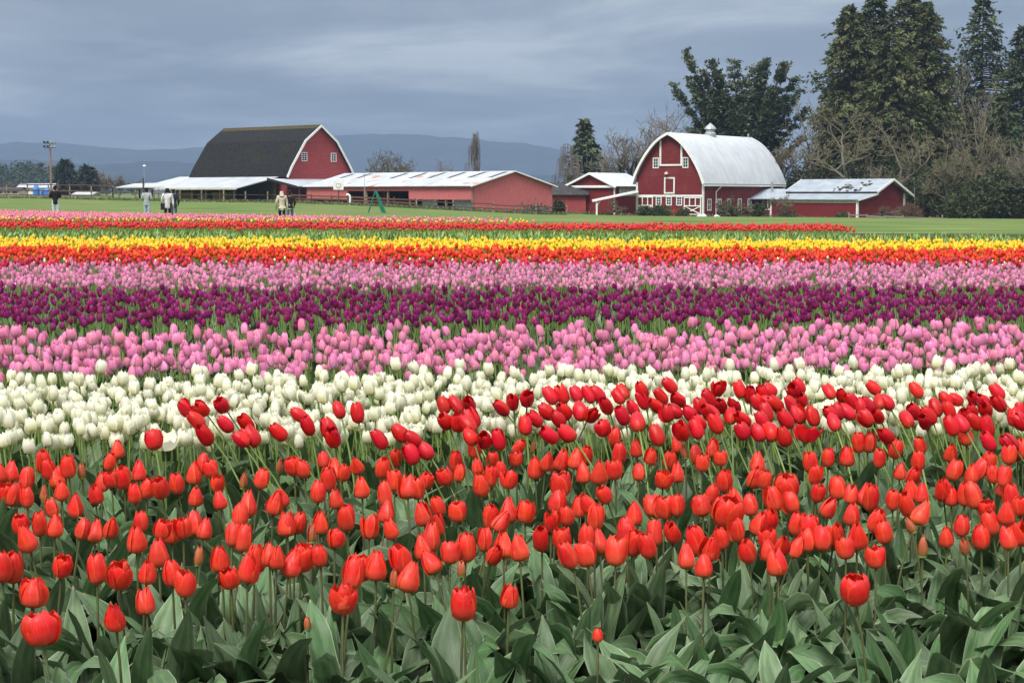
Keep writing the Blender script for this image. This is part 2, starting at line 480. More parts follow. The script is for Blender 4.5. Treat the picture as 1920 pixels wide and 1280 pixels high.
M['shed_red'] = surf('shed_red', (0.140, 0.013, 0.015), (0.180, 0.020, 0.022), scale=1.1, rough=0.7, stretch=(4, 4, 1), lines=('X', 3.0), line_strength=0.2, line_dark=0.12)
M['faded_red'] = surf('faded_red', (0.270, 0.046, 0.050), (0.330, 0.066, 0.068), scale=1.2, rough=0.8, stretch=(1, 1, 5), lines=('Z', 4.0), line_strength=0.25, line_dark=0.15)
M['pink_red'] = surf('pink_red', (0.440, 0.112, 0.118), (0.510, 0.150, 0.152), scale=1.0, rough=0.75, stretch=(5, 5, 1), lines=('X', 1.4), line_strength=0.25, line_dark=0.10)
M['pink_gable'] = surf('pink_gable', (0.440, 0.108, 0.112), (0.500, 0.142, 0.145), scale=1.0, rough=0.75, stretch=(5, 5, 1), lines=('Y', 1.4), line_strength=0.25, line_dark=0.10)
M['white_trim'] = surf('white_trim', (0.66, 0.66, 0.64), (0.80, 0.80, 0.78), scale=3, rough=0.6)
M['cream'] = surf('cream', (0.45, 0.42, 0.34), (0.58, 0.55, 0.46), scale=2, rough=0.8)
M['silver_roof'] = surf('silver_roof', (0.44, 0.47, 0.505), (0.53, 0.56, 0.60), scale=0.9, rough=0.5, stretch=(1, 1, 0.25), lines=('Y', 2.2), line_strength=0.35, line_dark=0.10, spec=0.5, c3=(0.38, 0.40, 0.42), c3_scale=0.9, c3_lo=0.6, c3_hi=0.8)
M['shed_roof'] = surf('shed_roof', (0.25, 0.29, 0.335), (0.35, 0.39, 0.435), scale=0.8, rough=0.5, lines=('X', 1.6), line_strength=0.3, line_dark=0.10, spec=0.5)
M['lean_roof'] = surf('lean_roof', (0.34, 0.365, 0.40), (0.46, 0.485, 0.52), scale=0.5, rough=0.55, lines=('X', 1.2), line_strength=0.3, line_dark=0.08, spec=0.4, c3=(0.30, 0.31, 0.32), c3_scale=0.4, c3_lo=0.62, c3_hi=0.75)
M['rust_roof'] = surf('rust_roof', (0.35, 0.38, 0.42), (0.48, 0.51, 0.55), scale=0.6, rough=0.55, lines=('X', 1.3), line_strength=0.3, line_dark=0.08, spec=0.4, c3=(0.36, 0.20, 0.13), c3_scale=0.55, c3_lo=0.585, c3_hi=0.66, rand=0.06)
M['skylight'] = surf('skylight', (0.030, 0.032, 0.034), (0.070, 0.070, 0.070), scale=2, rough=0.5)
M['shingle'] = surf('shingle', (0.011, 0.0115, 0.012), (0.021, 0.0215, 0.022), scale=2.2, rough=0.92, lines=('Z', 4.0), line_strength=0.3, line_dark=0.12, spec=0.15, c3=(0.024, 0.022, 0.014), c3_scale=0.35, c3_lo=0.55, c3_hi=0.75)
M['moss'] = surf('moss', (0.040, 0.036, 0.016), (0.075, 0.062, 0.026), scale=3, rough=1, bump=0.5)
M['dark_roof'] = surf('dark_roof', (0.030, 0.030, 0.032), (0.055, 0.052, 0.050), scale=2, rough=0.9)
M['glass'] = surf('glass', (0.020, 0.028, 0.032), (0.050, 0.065, 0.070), scale=2, rough=0.12, spec=0.6)
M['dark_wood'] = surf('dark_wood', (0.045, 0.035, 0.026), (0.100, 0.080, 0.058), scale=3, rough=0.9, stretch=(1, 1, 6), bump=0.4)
M['grey_wood'] = surf('grey_wood', (0.150, 0.135, 0.115), (0.290, 0.265, 0.230), scale=5, rough=0.9, stretch=(1, 6, 6), bump=0.4, rand=0.2)
M['brown_rail'] = surf('brown_rail', (0.085, 0.042, 0.030), (0.150, 0.080, 0.056), scale=5, rough=0.9, stretch=(1, 6, 6), bump=0.3, rand=0.2)
M['tan_post'] = surf('tan_post', (0.170, 0.130, 0.085), (0.290, 0.230, 0.160), scale=5, rough=0.9, stretch=(6, 6, 1), bump=0.3, rand=0.25)
M['hay'] = surf('hay', (0.10, 0.075, 0.022), (0.24, 0.19, 0.055), scale=6, rough=1, bump=0.8)
M['galv'] = surf('galv', (0.30, 0.31, 0.32), (0.45, 0.46, 0.47), scale=3, rough=0.4, metal=0.4)
M['green_paint'] = surf('green_paint', (0.010, 0.115, 0.075), (0.020, 0.165, 0.110), scale=4, rough=0.45)
M['blue_tarp'] = surf('blue_tarp', (0.03, 0.14, 0.45), (0.06, 0.22, 0.58), scale=3, rough=0.5, bump=0.4)
M['stone_white'] = surf('stone_white', (0.52, 0.52, 0.50), (0.72, 0.72, 0.70), scale=6, rough=0.9, bump=0.5)
M['black_metal'] = surf('black_metal', (0.012, 0.012, 0.013), (0.030, 0.030, 0.032), scale=5, rough=0.5)
M['rubber'] = surf('rubber', (0.012, 0.012, 0.012), (0.025, 0.025, 0.025), scale=8, rough=0.85)
M['tractor_red'] = surf('tractor_red', (0.30, 0.035, 0.020), (0.40, 0.055, 0.030), scale=4, rough=0.5)
M['pole_wood'] = surf('pole_wood', (0.20, 0.115, 0.095), (0.30, 0.190, 0.160), scale=3, rough=0.9, stretch=(5, 5, 0.6))
M['bark'] = surf('bark', (0.055, 0.045, 0.036), (0.115, 0.098, 0.080), scale=3, rough=0.95, bump=0.6, stretch=(3, 3, 0.6))
M['bark_pale'] = surf('bark_pale', (0.115, 0.102, 0.080), (0.195, 0.178, 0.140), scale=2, rough=0.95, bump=0.4, stretch=(3, 3, 0.6))
M['twig_grey'] = surf('twig_grey', (0.120, 0.105, 0.085), (0.215, 0.195, 0.155), scale=0.8, rough=0.95)
M['twig_brown'] = surf('twig_brown', (0.085, 0.068, 0.046), (0.165, 0.140, 0.095), scale=0.6, rough=0.95)
M['twig_moss'] = surf('twig_moss', (0.115, 0.098, 0.062), (0.205, 0.180, 0.115), scale=0.5, rough=0.95)
M['twig_pale'] = surf('twig_pale', (0.130, 0.112, 0.100), (0.205, 0.180, 0.162), scale=0.8, rough=0.95)
M['twig_red'] = surf('twig_red', (0.110, 0.060, 0.040), (0.170, 0.100, 0.070), scale=0.8, rough=0.95)

def needle(name, c1, c2, scale=0.35, trans=0.1):
    m, nt, p, out = new_mat(name)
    tc = nd(nt, 'ShaderNodeTexCoord')
    n = nd(nt, 'ShaderNodeTexNoise'); n.inputs['Scale'].default_value = scale; n.inputs['Detail'].default_value = 6
    nt.links.new(tc.outputs['Object'], n.inputs['Vector'])
    col = ramp(nt, n.outputs['Fac'], [(0.35, c1), (0.68, c2)])
    col = tint_node(nt, col, 0.02, 0.65, 1.35, 0.15)
    nt.links.new(col, p.inputs['Base Color'])
    p.inputs['Roughness'].default_value = 0.75; p.inputs['Specular IOR Level'].default_value = 0.2
    tr = nd(nt, 'ShaderNodeBsdfTranslucent'); nt.links.new(col, tr.inputs['Color'])
    ms = nd(nt, 'ShaderNodeMixShader'); ms.inputs[0].default_value = trans
    nt.links.new(p.outputs[0], ms.inputs[1]); nt.links.new(tr.outputs[0], ms.inputs[2]); nt.links.new(ms.outputs[0], out.inputs['Surface'])
    return m
M['needle_dark'] = needle('needle_dark', (0.038, 0.056, 0.026), (0.095, 0.115, 0.050))
M['needle_cedar'] = needle('needle_cedar', (0.055, 0.074, 0.028), (0.140, 0.145, 0.058))
M['needle_blue'] = needle('needle_blue', (0.062, 0.086, 0.048), (0.135, 0.160, 0.082))
M['needle_far'] = needle('needle_far', (0.030, 0.046, 0.030), (0.055, 0.075, 0.045), scale=0.1)
M['shrub_leaf'] = needle('shrub_leaf', (0.030, 0.048, 0.018), (0.085, 0.098, 0.038), scale=0.8)

# tulips
M['petal_red'] = petal_mat('petal_red', (0.72, 0.20, 0.020), (0.70, 0.020, 0.011), (0.84, 0.090, 0.052), (0.68, 0.012, 0.012), edge=(0.85, 0.120, 0.030), val=(0.85, 1.15), hue=0.003)
M['petal_bud'] = petal_mat('petal_bud', (0.24, 0.26, 0.06), (0.52, 0.12, 0.06), (0.42, 0.20, 0.06), (0.60, 0.12, 0.06), val=(0.8, 1.1))
M['petal_crimson'] = petal_mat('petal_crimson', (0.55, 0.10, 0.03), (0.64, 0.007, 0.014), (0.70, 0.022, 0.026), (0.56, 0.005, 0.011), val=(0.8, 1.15), rough=0.4, hue=0.004)
M['petal_white'] = petal_mat('petal_white', (0.76, 0.64, 0.14), (0.88, 0.87, 0.68), (0.86, 0.83, 0.52), (0.90, 0.90, 0.76), val=(0.95, 1.06), trans=0.36, hue=0.004, sat=0.2)
M['petal_pink'] = petal_mat('petal_pink', (0.80, 0.62, 0.52), (0.82, 0.24, 0.44), (0.84, 0.40, 0.52), (0.80, 0.20, 0.41), edge=(0.84, 0.38, 0.56), val=(0.84, 1.12), hue=0.016)
M['petal_purple'] = petal_mat('petal_purple', (0.24, 0.06, 0.16), (0.250, 0.014, 0.120), (0.320, 0.032, 0.155), (0.190, 0.008, 0.088), val=(0.72, 1.3), hue=0.018, rough=0.4)
M['petal_pale'] = petal_mat('petal_pale', (0.78, 0.60, 0.55), (0.76, 0.26, 0.45), (0.82, 0.42, 0.56), (0.72, 0.22, 0.42), val=(0.82, 1.12), hue=0.014)
M['petal_rose'] = petal_mat('petal_rose', (0.68, 0.25, 0.15), (0.66, 0.020, 0.070), (0.72, 0.060, 0.110), (0.60, 0.012, 0.050), val=(0.8, 1.15), hue=0.012)
M['petal_orange'] = petal_mat('petal_orange', (0.78, 0.24, 0.02), (0.78, 0.045, 0.008), (0.84, 0.095, 0.014), (0.76, 0.030, 0.008), val=(0.85, 1.15), hue=0.01)
M['petal_yellow'] = petal_mat('petal_yellow', (0.66, 0.50, 0.06), (0.88, 0.60, 0.016), (0.90, 0.66, 0.035), (0.88, 0.58, 0.014), val=(0.88, 1.1), hue=0.008)
M['petal_far_red'] = petal_mat('petal_far_red', (0.68, 0.16, 0.06), (0.70, 0.030, 0.024), (0.76, 0.065, 0.045), (0.66, 0.022, 0.020), val=(0.82, 1.15), hue=0.01)
M['petal_far_pink'] = petal_mat('petal_far_pink', (0.80, 0.62, 0.36), (0.80, 0.24, 0.33), (0.84, 0.38, 0.42), (0.78, 0.19, 0.30), val=(0.82, 1.12), hue=0.025)
M['leaf'] = leaf_mat('leaf', (0.042, 0.094, 0.032), (0.118, 0.200, 0.086), (0.30, 0.37, 0.24), val=(0.65, 1.35), rough=0.46, spec=0.32)
M['leaf_bed'] = leaf_mat('leaf_bed', (0.052, 0.098, 0.034), (0.098, 0.165, 0.062), (0.20, 0.27, 0.13))
M['leaf_young'] = leaf_mat('leaf_young', (0.135, 0.250, 0.030), (0.225, 0.350, 0.060), (0.24, 0.34, 0.08), hue=0.02)
M['leaf_sage'] = leaf_mat('leaf_sage', (0.150, 0.205, 0.090), (0.235, 0.290, 0.150), (0.22, 0.28, 0.14), hue=0.02)
M['stem'] = surf('stem', (0.060, 0.052, 0.034), (0.120, 0.150, 0.050), scale=4, rough=0.5, stretch=(1, 1, 1))
M['stem_green'] = surf('stem_green', (0.140, 0.215, 0.055), (0.215, 0.300, 0.090), scale=4, rough=0.5)
# ------------------------------------------------------------------ the land
def sheet(name, xs, ys, mat, dz=0.0, kind='structure', clip=None):
    X, Y = np.meshgrid(xs, ys)
    Z = ground(X, Y) + dz
    V = np.stack([X, Y, Z], -1).reshape(-1, 3)
    nx, ny = len(xs), len(ys)
    i = np.arange(nx - 1)[None, :] + nx * np.arange(ny - 1)[:, None]
    F = np.stack([i, i + 1, i + nx + 1, i + nx], -1).reshape(-1, 4)
    if clip is not None:
        c = V[F].mean(1)
        F = F[clip(c[:, 0], c[:, 1])]
    return tag(link(name, mesh_np(name, V, F, mat)), kind=kind)

gx = np.concatenate([np.linspace(-3500, -160, 24), np.linspace(-150, 150, 101), np.linspace(160, 3500, 24)])
gy = np.concatenate([np.linspace(-60, 60, 31), np.linspace(64, 260, 66), np.geomspace(270, 7600, 40)])
sheet('ground', gx, gy, M['grass'])
ROW = 0.135        # the flower rows run this much away from us per metre to the right
def soil_sheet():
    xs = np.linspace(-34, 34, 69); rs = np.linspace(1.0, 58.5, 60)
    X, Rr = np.meshgrid(xs, rs)
    Y = Rr + ROW * X * np.clip(Rr / 8.0, 0, 1)
    V = np.stack([X, Y, ground(X, Y) + 0.03], -1).reshape(-1, 3)
    nx, ny = len(xs), len(rs)
    i = np.arange(nx - 1)[None, :] + nx * np.arange(ny - 1)[:, None]
    F = np.stack([i, i + 1, i + nx + 1, i + nx], -1).reshape(-1, 4)
    c = V[F].mean(1)
    F = F[np.abs(c[:, 0]) < 0.34 * c[:, 1] + 6]
    tag(link('tulip_field_soil', mesh_np('tulip_field_soil', V, F, M['soil'])), kind='structure')
soil_sheet()

def ridge(name, Y, pts, depth, seed, jag=4.0):
    """A wooded hill: the skyline runs through the pixels pts, the flanks fall to the plain in front and behind."""
    r = np.random.default_rng(seed)
    px = np.array([p[0] for p in pts], float); py = np.array([p[1] for p in pts], float)
    xs = np.linspace(px[0], px[-1], 150)
    top = np.interp(xs, px, py)
    k = np.ones(9) / 9
    top = np.convolve(np.pad(top, 4, mode='edge'), k, mode='valid')
    rough = np.convolve(np.pad(r.normal(0, 1, len(xs)), 3, mode='edge'), np.ones(7) / 7, mode='valid') * 5.0 + r.normal(0, .5, len(xs))
    top = top + rough
    W = np.array([tuple(at(a, b, Y)) for a, b in zip(xs, top)])
    H = np.clip(W[:, 2], 1, None)
    rows = []
    for t in np.linspace(-1, 1, 21):
        prof = (1 - abs(t) ** 1.6)
        nz = r.normal(0, jag, len(xs)); nz = np.convolve(np.pad(nz, 3, mode='edge'), np.ones(7) / 7, mode='valid') * (0.4 + abs(t))
        z = H * prof + nz * (0 if abs(t) > 0.97 else 1) - 2.0
        rows.append(np.stack([W[:, 0] * (1 + t * depth / Y), np.full(len(xs), Y + t * depth), z], -1))
    V = np.concatenate(rows); nx = len(xs)
    i = np.arange(nx - 1)[None, :] + nx * np.arange(20)[:, None]
    F = np.stack([i, i + 1, i + nx + 1, i + nx], -1).reshape(-1, 4)
    return tag(link(name, mesh_np(name, V, F, M['hill'])), kind='structure')
ridge('mountain_far', 6400, [(-700, 300), (-300, 285), (0, 268), (40, 262), (75, 260), (110, 266), (160, 276), (230, 285), (320, 278), (420, 268), (520, 262), (620, 256), (680, 252), (760, 251), (850, 258),
                             (930, 264), (1010, 268), (1080, 284), (1180, 300), (1400, 310), (1800, 318), (2600, 330)], 900, 3, jag=3)
ridge('mountain_near', 4300, [(-600, 330), (-200, 310), (0, 300), (60, 296), (110, 304), (160, 314), (205, 316), (240, 306), (275, 297), (295, 295), (330, 301), (370, 309), (430, 318), (520, 324), (640, 322), (760, 318),
                              (900, 326), (1050, 332), (1300, 336), (2300, 345)], 520, 5, jag=2.5)

# ------------------------------------------------------------------ building helpers (local frame: front wall on y = 0 faces us)
def fbox(mb, face, a0, a1, z0, z1, d0, d1, L=0.0):
    """Box on a wall: a runs along the wall, d outwards. face 'front' is y = 0, face 'side' is x = L."""
    if face == 'front': return mb.box(a0, a1, -d1, -d0, z0, z1)
    return mb.box(L + d0, L + d1, a0, a1, z0, z1)

def window(parent, face, a0, a1, z0, z1, L=0.0, cols=2, rows=3, fr=0.13, bar=0.05):
    mb = MB()
    fbox(mb, face, a0, a0 + fr, z0, z1, -0.02, 0.07, L); fbox(mb, face, a1 - fr, a1, z0, z1, -0.02, 0.07, L)
    fbox(mb, face, a0 + fr, a1 - fr, z1 - fr, z1, -0.02, 0.065, L); fbox(mb, face, a0 + fr, a1 - fr, z0, z0 + fr, -0.02, 0.085, L)
    w = (a1 - a0 - 2 * fr) / cols; h = (z1 - z0 - 2 * fr) / rows
    for i in range(1, cols): fbox(mb, face, a0 + fr + i * w - bar / 2, a0 + fr + i * w + bar / 2, z0 + fr, z1 - fr, 0.0, 0.05, L)
    for j in range(1, rows): fbox(mb, face, a0 + fr, a1 - fr, z0 + fr + j * h - bar / 2, z0 + fr + j * h + bar / 2, 0.0, 0.046, L)
    o = mb.build('window', M['white_trim'], parent)
    pane = MB()
    fbox(pane, face, a0 + fr, a1 - fr, z0 + fr, z1 - fr, 0.004, 0.02, L)
    pane.build('pane', M['glass'], o)
    return o

def frame_door(parent, face, a0, a1, z0, z1, red, L=0.0, fr=0.2, name='door', sill=True):
    mb = MB()
    fbox(mb, face, a0 + fr, a1 - fr, z0 + fr * sill, z1 - fr, 0.005, 0.035, L)
    d = mb.build(name, red, parent)
    t = MB()
    fbox(t, face, a0, a0 + fr, z0, z1, -0.02, 0.07, L); fbox(t, face, a1 - fr, a1, z0, z1, -0.02, 0.07, L)
    fbox(t, face, a0 + fr, a1 - fr, z1 - fr, z1, -0.02, 0.065, L)
    if sill: fbox(t, face, a0 + fr, a1 - fr, z0, z0 + fr, -0.02, 0.068, L)
    t.build('door_frame', M['white_trim'], d)
    return d

def gate(parent, face, a0, a1, z0, z1, cross=True, L=0.0):
    """White framed gate: lights above, crossed braces below."""
    b = 0.14; zm = z0 + (z1 - z0) * 0.48
    mb = MB()
    D0, D1 = 0.08, 0.16
    fbox(mb, face, a0, a0 + b, z0, z1, D0, D1, L); fbox(mb, face, a1 - b, a1, z0, z1, D0, D1, L)
    for z in (z0, zm, z1 - b): fbox(mb, face, a0 + b, a1 - b, z, z + b, D0, D1 - 0.005, L)
    for k in (1, 2): fbox(mb, face, a0 + (a1 - a0) * k / 3 - b / 2, a0 + (a1 - a0) * k / 3 + b / 2, zm + b, z1 - b, D0, D1 - 0.01, L)
    g = mb.build('gate', M['white_trim'], parent)
    if cross:
        for s in (0, 1):
            A, B = (a0 + b, a1 - b) if s == 0 else (a1 - b, a0 + b)
            MB().bar((A, -0.115 - 0.012 * s, z0 + b), (B, -0.115 - 0.012 * s, zm), 0.12, 0.05, up=(0, 1, 0)).build('brace', M['white_trim'], g)
    return g

def smooth_prof(pts, k=4):
    P = [pts[0]] + list(pts) + [pts[-1]]; out = []
    for i in range(1, len(P) - 2):
        p0, p1, p2, p3 = (np.array(P[j], float) for j in (i - 1, i, i + 1, i + 2))
        for s in range(k):
            t = s / k
            out.append(tuple(0.5 * (2 * p1 + (p2 - p0) * t + (2 * p0 - 5 * p1 + 4 * p2 - p3) * t * t + (3 * p1 - p0 - 3 * p2 + p3) * t ** 3)))
    out.append(tuple(P[-2]))
    return out

# ------------------------------------------------------------------ big red barn with the arched silver roof
def arched_barn():
    al = R(35); W, L = 10.2, 23.8
    B = at(1318, 406, 214.3)
    A = Vector((B.x - W * math.cos(al), B.y + W * math.sin(al), B.z))
    t = empty('arched_barn', A, -al, 'dark red barn with a silver arched roof, white trim and a cupola', 'barn')
    half = smooth_prof([(-0.6, 4.35), (0.12, 6.05), (1.25, 7.95), (2.55, 9.55), (3.75, 10.55), (5.1, 11.25)], 4)
    prof = half + [(W - p, z) for p, z in reversed(half[:-1])]
    wallp = [(0, -0.6)] + [(0, 5.6)] + [(p + 0.06, z - 0.12) for p, z in prof if p > 0.2 and p < W - 0.2] + [(W, 5.6), (W, -0.6)]
    MB().prism(wallp, 0.0, 0.25, 'y').build('gable_wall', M['barn_red'], t)
    MB().prism(wallp, L - 0.25, L, 'y').build('rear_gable_wall', M['barn_red'], t)
    MB().box(W - 0.25, W, 0.25, L - 0.25, -0.6, 4.9).build('side_wall', M['barn_red'], t)
    MB().box(0, 0.25, 0.25, L - 0.25, -0.6, 4.9).build('side_wall', M['barn_red'], t)
    roof = MB().shell(prof, 0.12, -0.75, L + 0.5, 'y').build('roof', M['silver_roof'], t)
    MB().shell([(p, z + 0.03) for p, z in prof], 0.34, -0.85, -0.755, 'y').build('rake_board', M['white_trim'], roof)
    MB().box(W + 0.32, W + 0.62, -0.7, L + 0.4, 4.02, 4.26).build('gutter', M['white_trim'], roof)
    # cupola
    c = MB(); cy = 11.4
    c.lathe([(0.82, 10.75), (0.8, 11.45), (0.62, 11.65), (0.62, 12.0), (0.86, 12.05), (0.72, 12.3), (0.34, 12.65), (0.06, 12.9)], 12, (W / 2, cy, 0))
    c.build('cupola', M['galv'], roof, smooth=False)
    MB().tube([(W / 2, L - 0.6, 11.1), (W / 2, L - 0.6, 11.75)], 0.14).build('ridge_vent', M['galv'], roof)
    # trim
    for x in (0.0, W):
        MB().box(x - 0.14, x + 0.14, -0.09, 0.0, -0.5, 4.6).build('corner_board', M['white_trim'], t)
    MB().box(W + 0.003, W + 0.09, -0.09, 0.2, -0.5, 4.35).build('corner_board', M['white_trim'], t)
    MB().box(0.14, W - 0.14, -0.08, -0.002, 2.62, 2.88).build('belt_board', M['white_trim'], t)
    X = lambda z: (z - 105) / 775 * W
    Z = lambda z: (1190 - z) / 6.4 / 13.85
    # tall hay door
    hd = MB().box(X(392), X(618), -0.05, 0.0, Z(570), Z(310)).build('hay_door', M['barn_red'], t)
    fr = MB().box(X(372), X(392), -0.1, 0.0, Z(590), Z(285)).box(X(618), X(638), -0.1, 0.0, Z(590), Z(300)).box(X(392), X(618), -0.095, 0.0, Z(590), Z(570))
    fr.build('door_frame', M['white_trim'], hd)
    window(t, 'front', X(292), X(362), Z(618), Z(490)); window(t, 'front', X(640), X(708), Z(618), Z(490))
    frame_door(t, 'front', X(428), X(552), Z(922), Z(725), M['barn_red'])
    MB().lathe([(0.05, 0.2), (0.28, 0.0), (0.2, 0.28), (0.04, 0.34)], 10, (X(466), -0.35, Z(690))).build('lamp', M['cream'], t)
    for zx in (365, 485, 605):
        window(t, 'front', X(zx - 34), X(zx + 34), Z(1062), Z(952), rows=3)
    gate(t, 'front', X(112), X(300), Z(1172), Z(955)); gate(t, 'front', X(664), X(862), Z(1172), Z(962))
    for y in (1.7, 4.6, 7.4, 10.6, 13.6):
        window(t, 'side', y - 0.55, y + 0.55, 0.75, 2.35, L=W, cols=2, rows=2)
    for y in (3.4, 19.0):
        MB().tube([(W + 0.5, y + 0.8, 4.0), (W + 0.35, y + 0.5, 3.75), (W + 0.14, y, 3.3), (W + 0.14, y, 0.0)], 0.09, 6).build('downspout', M['white_trim'], t)
    return t
arched_barn()

def small_gable_shed():
    al = R(35); W, L = 7.6, 9.5
    B = at(1152, 401, 224)
    A = Vector((B.x - W * math.cos(al), B.y + W * math.sin(al), B.z))
    t = empty('gable_shed', A, -al, 'small red shed with white eaves beside the arched barn', 'shed')
    e, pk = 4.05, 5.75
    MB().prism([(0, -0.5), (0, e - 0.05), (W / 2, pk - 0.2), (W, e - 0.05), (W, -0.5)], 0, 0.2, 'y').build('gable_wall', M['shed_red'], t)
    MB().box(W - 0.2, W, 0.2, L, -0.5, e - 0.15).build('side_wall', M['shed_red'], t)
    MB().box(0, 0.2, 0.2, L, -0.5, e - 0.15).build('side_wall', M['shed_red'], t)
    MB().box(W + 0.003, W + 0.06, 1.2, L, 2.5, 3.75).build('cream_panel', M['cream'], t)
    rf = MB().shell([(-0.6, e - 0.2), (W / 2, pk), (W + 0.6, e - 0.2)], 0.14, -0.6, L, 'y').build('roof', M['silver_roof'], t)
    MB().shell([(-0.65, e - 0.19), (W / 2, pk + 0.03), (W + 0.65, e - 0.19)], 0.3, -0.7, -0.605, 'y').build('rake_board', M['white_trim'], rf)
    MB().box(-0.3, W + 0.3, -0.45, 0.0, e - 0.42, e - 0.1).build('pent_roof', M['white_trim'], t)
    MB().box(W - 0.1, W + 0.12, -0.08, 0.0, -0.4, e - 0.45).build('corner_board', M['white_trim'], t)
    return t
small_gable_shed()

def open_lean_to():
    # low open roof on white posts between the small shed and the barn
    a, b = at(1112, 376, 219), at(1197, 358, 217)
    t = empty('open_lean_to', Vector((a.x, 219, gz(a.x, 219))), 0, 'low open lean-to on white posts between small shed and arched barn', 'lean-to')
    O = t.location
    pa, pb = a - O, b - O
    MB().add([pa, pb, pb + Vector((0, 3.5, 0.1)), pa + Vector((0, 3.5, 0.1)), pa - Vector((0, 0, .1)), pb - Vector((0, 0, .1)), pb + Vector((0, 3.5, 0.0)), pa + Vector((0, 3.5, 0.0))],
             [(0, 1, 2, 3), (7, 6, 5, 4), (0, 4, 5, 1), (1, 5, 6, 2), (2, 6, 7, 3), (3, 7, 4, 0)]).build('roof', M['silver_roof'], t)
    MB().bar(pa + Vector((-.1, -.06, -.1)), pb + Vector((0, -.06, -.1)), 0.06, 0.2).build('fascia', M['white_trim'], t)
    for px in (1119, 1152):
        p = at(px, 376, 219) - O
        MB().box(p.x - 0.12, p.x + 0.12, -0.02, 0.22, -0.3, pa.z + (pb.z - pa.z) * (p.x - pa.x) / (pb.x - pa.x) - 0.12).build('post', M['white_trim'], t)
    MB().bar((at(1119, 376, 219) - O) + Vector((0, .1, -.8)), (at(1127, 374, 219) - O) + Vector((0, .1, .05)), 0.12).build('brace', M['white_trim'], t)
open_lean_to()

def long_right_shed():
    be = R(50); L, W = 15.0, 10.3
    C = at(1607, 413, 214)
    A = Vector((C.x - L * math.cos(be), C.y + L * math.sin(be), C.z))
    t = empty('low_shed', A, -be, 'low dark red shed with mossy grey roof and white corner posts by the tall trees', 'shed')
    zj, ze, zr, yj, yr = 3.75, 2.9, 5.55, 3.6, 6.9
    MB().prism([(0, -0.6), (0, ze - 0.1), (yj, zj - 0.2), (yr, zr - 0.25), (W, 3.75), (W, -0.6)], L - 0.2, L, 'x').build('gable_wall', M['barn_red'], t)
    MB().prism([(0, -0.6), (0, ze - 0.1), (yj, zj - 0.2), (yr, zr - 0.25), (W, 3.75), (W, -0.6)], 0, 0.2, 'x').build('rear_gable_wall', M['barn_red'], t)
    MB().box(0.2, L - 0.2, 0, 0.2, -0.6, ze - 0.12).build('front_wall', M['shed_red'], t)
    MB().box(0.2, L - 0.2, W - 0.2, W, -0.6, 3.6).build('rear_wall', M['shed_red'], t)
    MB().box(-0.1, L - 0.14, -0.07, -0.003, ze - 0.62, ze - 0.2).build('frieze_board', M['cream'], t)
    MB().box(L - 0.14, L + 0.12, -0.1, 0.0, -0.5, ze - 0.2).box(L + 0.003, L + 0.12, 0.0, 0.16, -0.5, ze - 0.2).build('corner_board', M['white_trim'], t)
    MB().box(-0.12, 0.14, -0.1, 0.0, -0.5, ze - 0.62).build('corner_board', M['white_trim'], t)
    MB().box(L + 0.003, L + 0.1, W - 0.3, W + 0.05, -0.5, 3.6).build('corner_board', M['white_trim'], t)
    lr = MB().shell([(-0.45, ze - 0.12), (yj + 0.25, zj - 0.12)], 0.12, -0.3, L + 0.5, 'x').build('lean_to_roof', M['shed_roof'], t)
    mr = MB().shell([(yj - 0.35, zj + 0.1), (yr, zr), (W + 1.1, 3.35)], 0.14, -0.3, L + 0.7, 'x').build('roof', M['shed_roof'], t)
    MB().shell([(yj - 0.4, zj + 0.1), (yr, zr + 0.03), (W + 1.15, 3.35)], 0.3, L + 0.705, L + 0.8, 'x').build('rake_board', M['white_trim'], mr)
    MB().shell([(yj - 0.4, zj + 0.1), (yr, zr + 0.03)], 0.3, -0.4, -0.305, 'x').build('rake_board', M['white_trim'], mr)
    MB().shell([(-0.5, ze - 0.1), (yj + 0.2, zj - 0.1)], 0.26, L + 0.505, L + 0.58, 'x').build('rake_board', M['white_trim'], lr)
    r = random.Random(4)
    for k, (x, s, n) in enumerate([(9.6, 0.35, 26), (12.6, 0.5, 16), (8.0, 0.1, 3), (11.2, 0.15, 10)]):
        # patches of moss lying on the roof slope
        mb = MB()
        for _ in range(n):
            px = x + r.gauss(0, 0.55); s0 = min(0.95, max(0.05, s + r.gauss(0, 0.12)))
            y = yj - 0.35 + s0 * (yr - yj + 0.35); z = zj + 0.1 + s0 * (zr - zj - 0.1)
            q = r.uniform(0.12, 0.34)
            mb.lathe([(q, -0.03), (q * 0.9, 0.04), (q * 0.4, 0.08)], 6, (px, y, z))
        mb.build('moss_patch', M['moss'], mr)
    return t
long_right_shed()

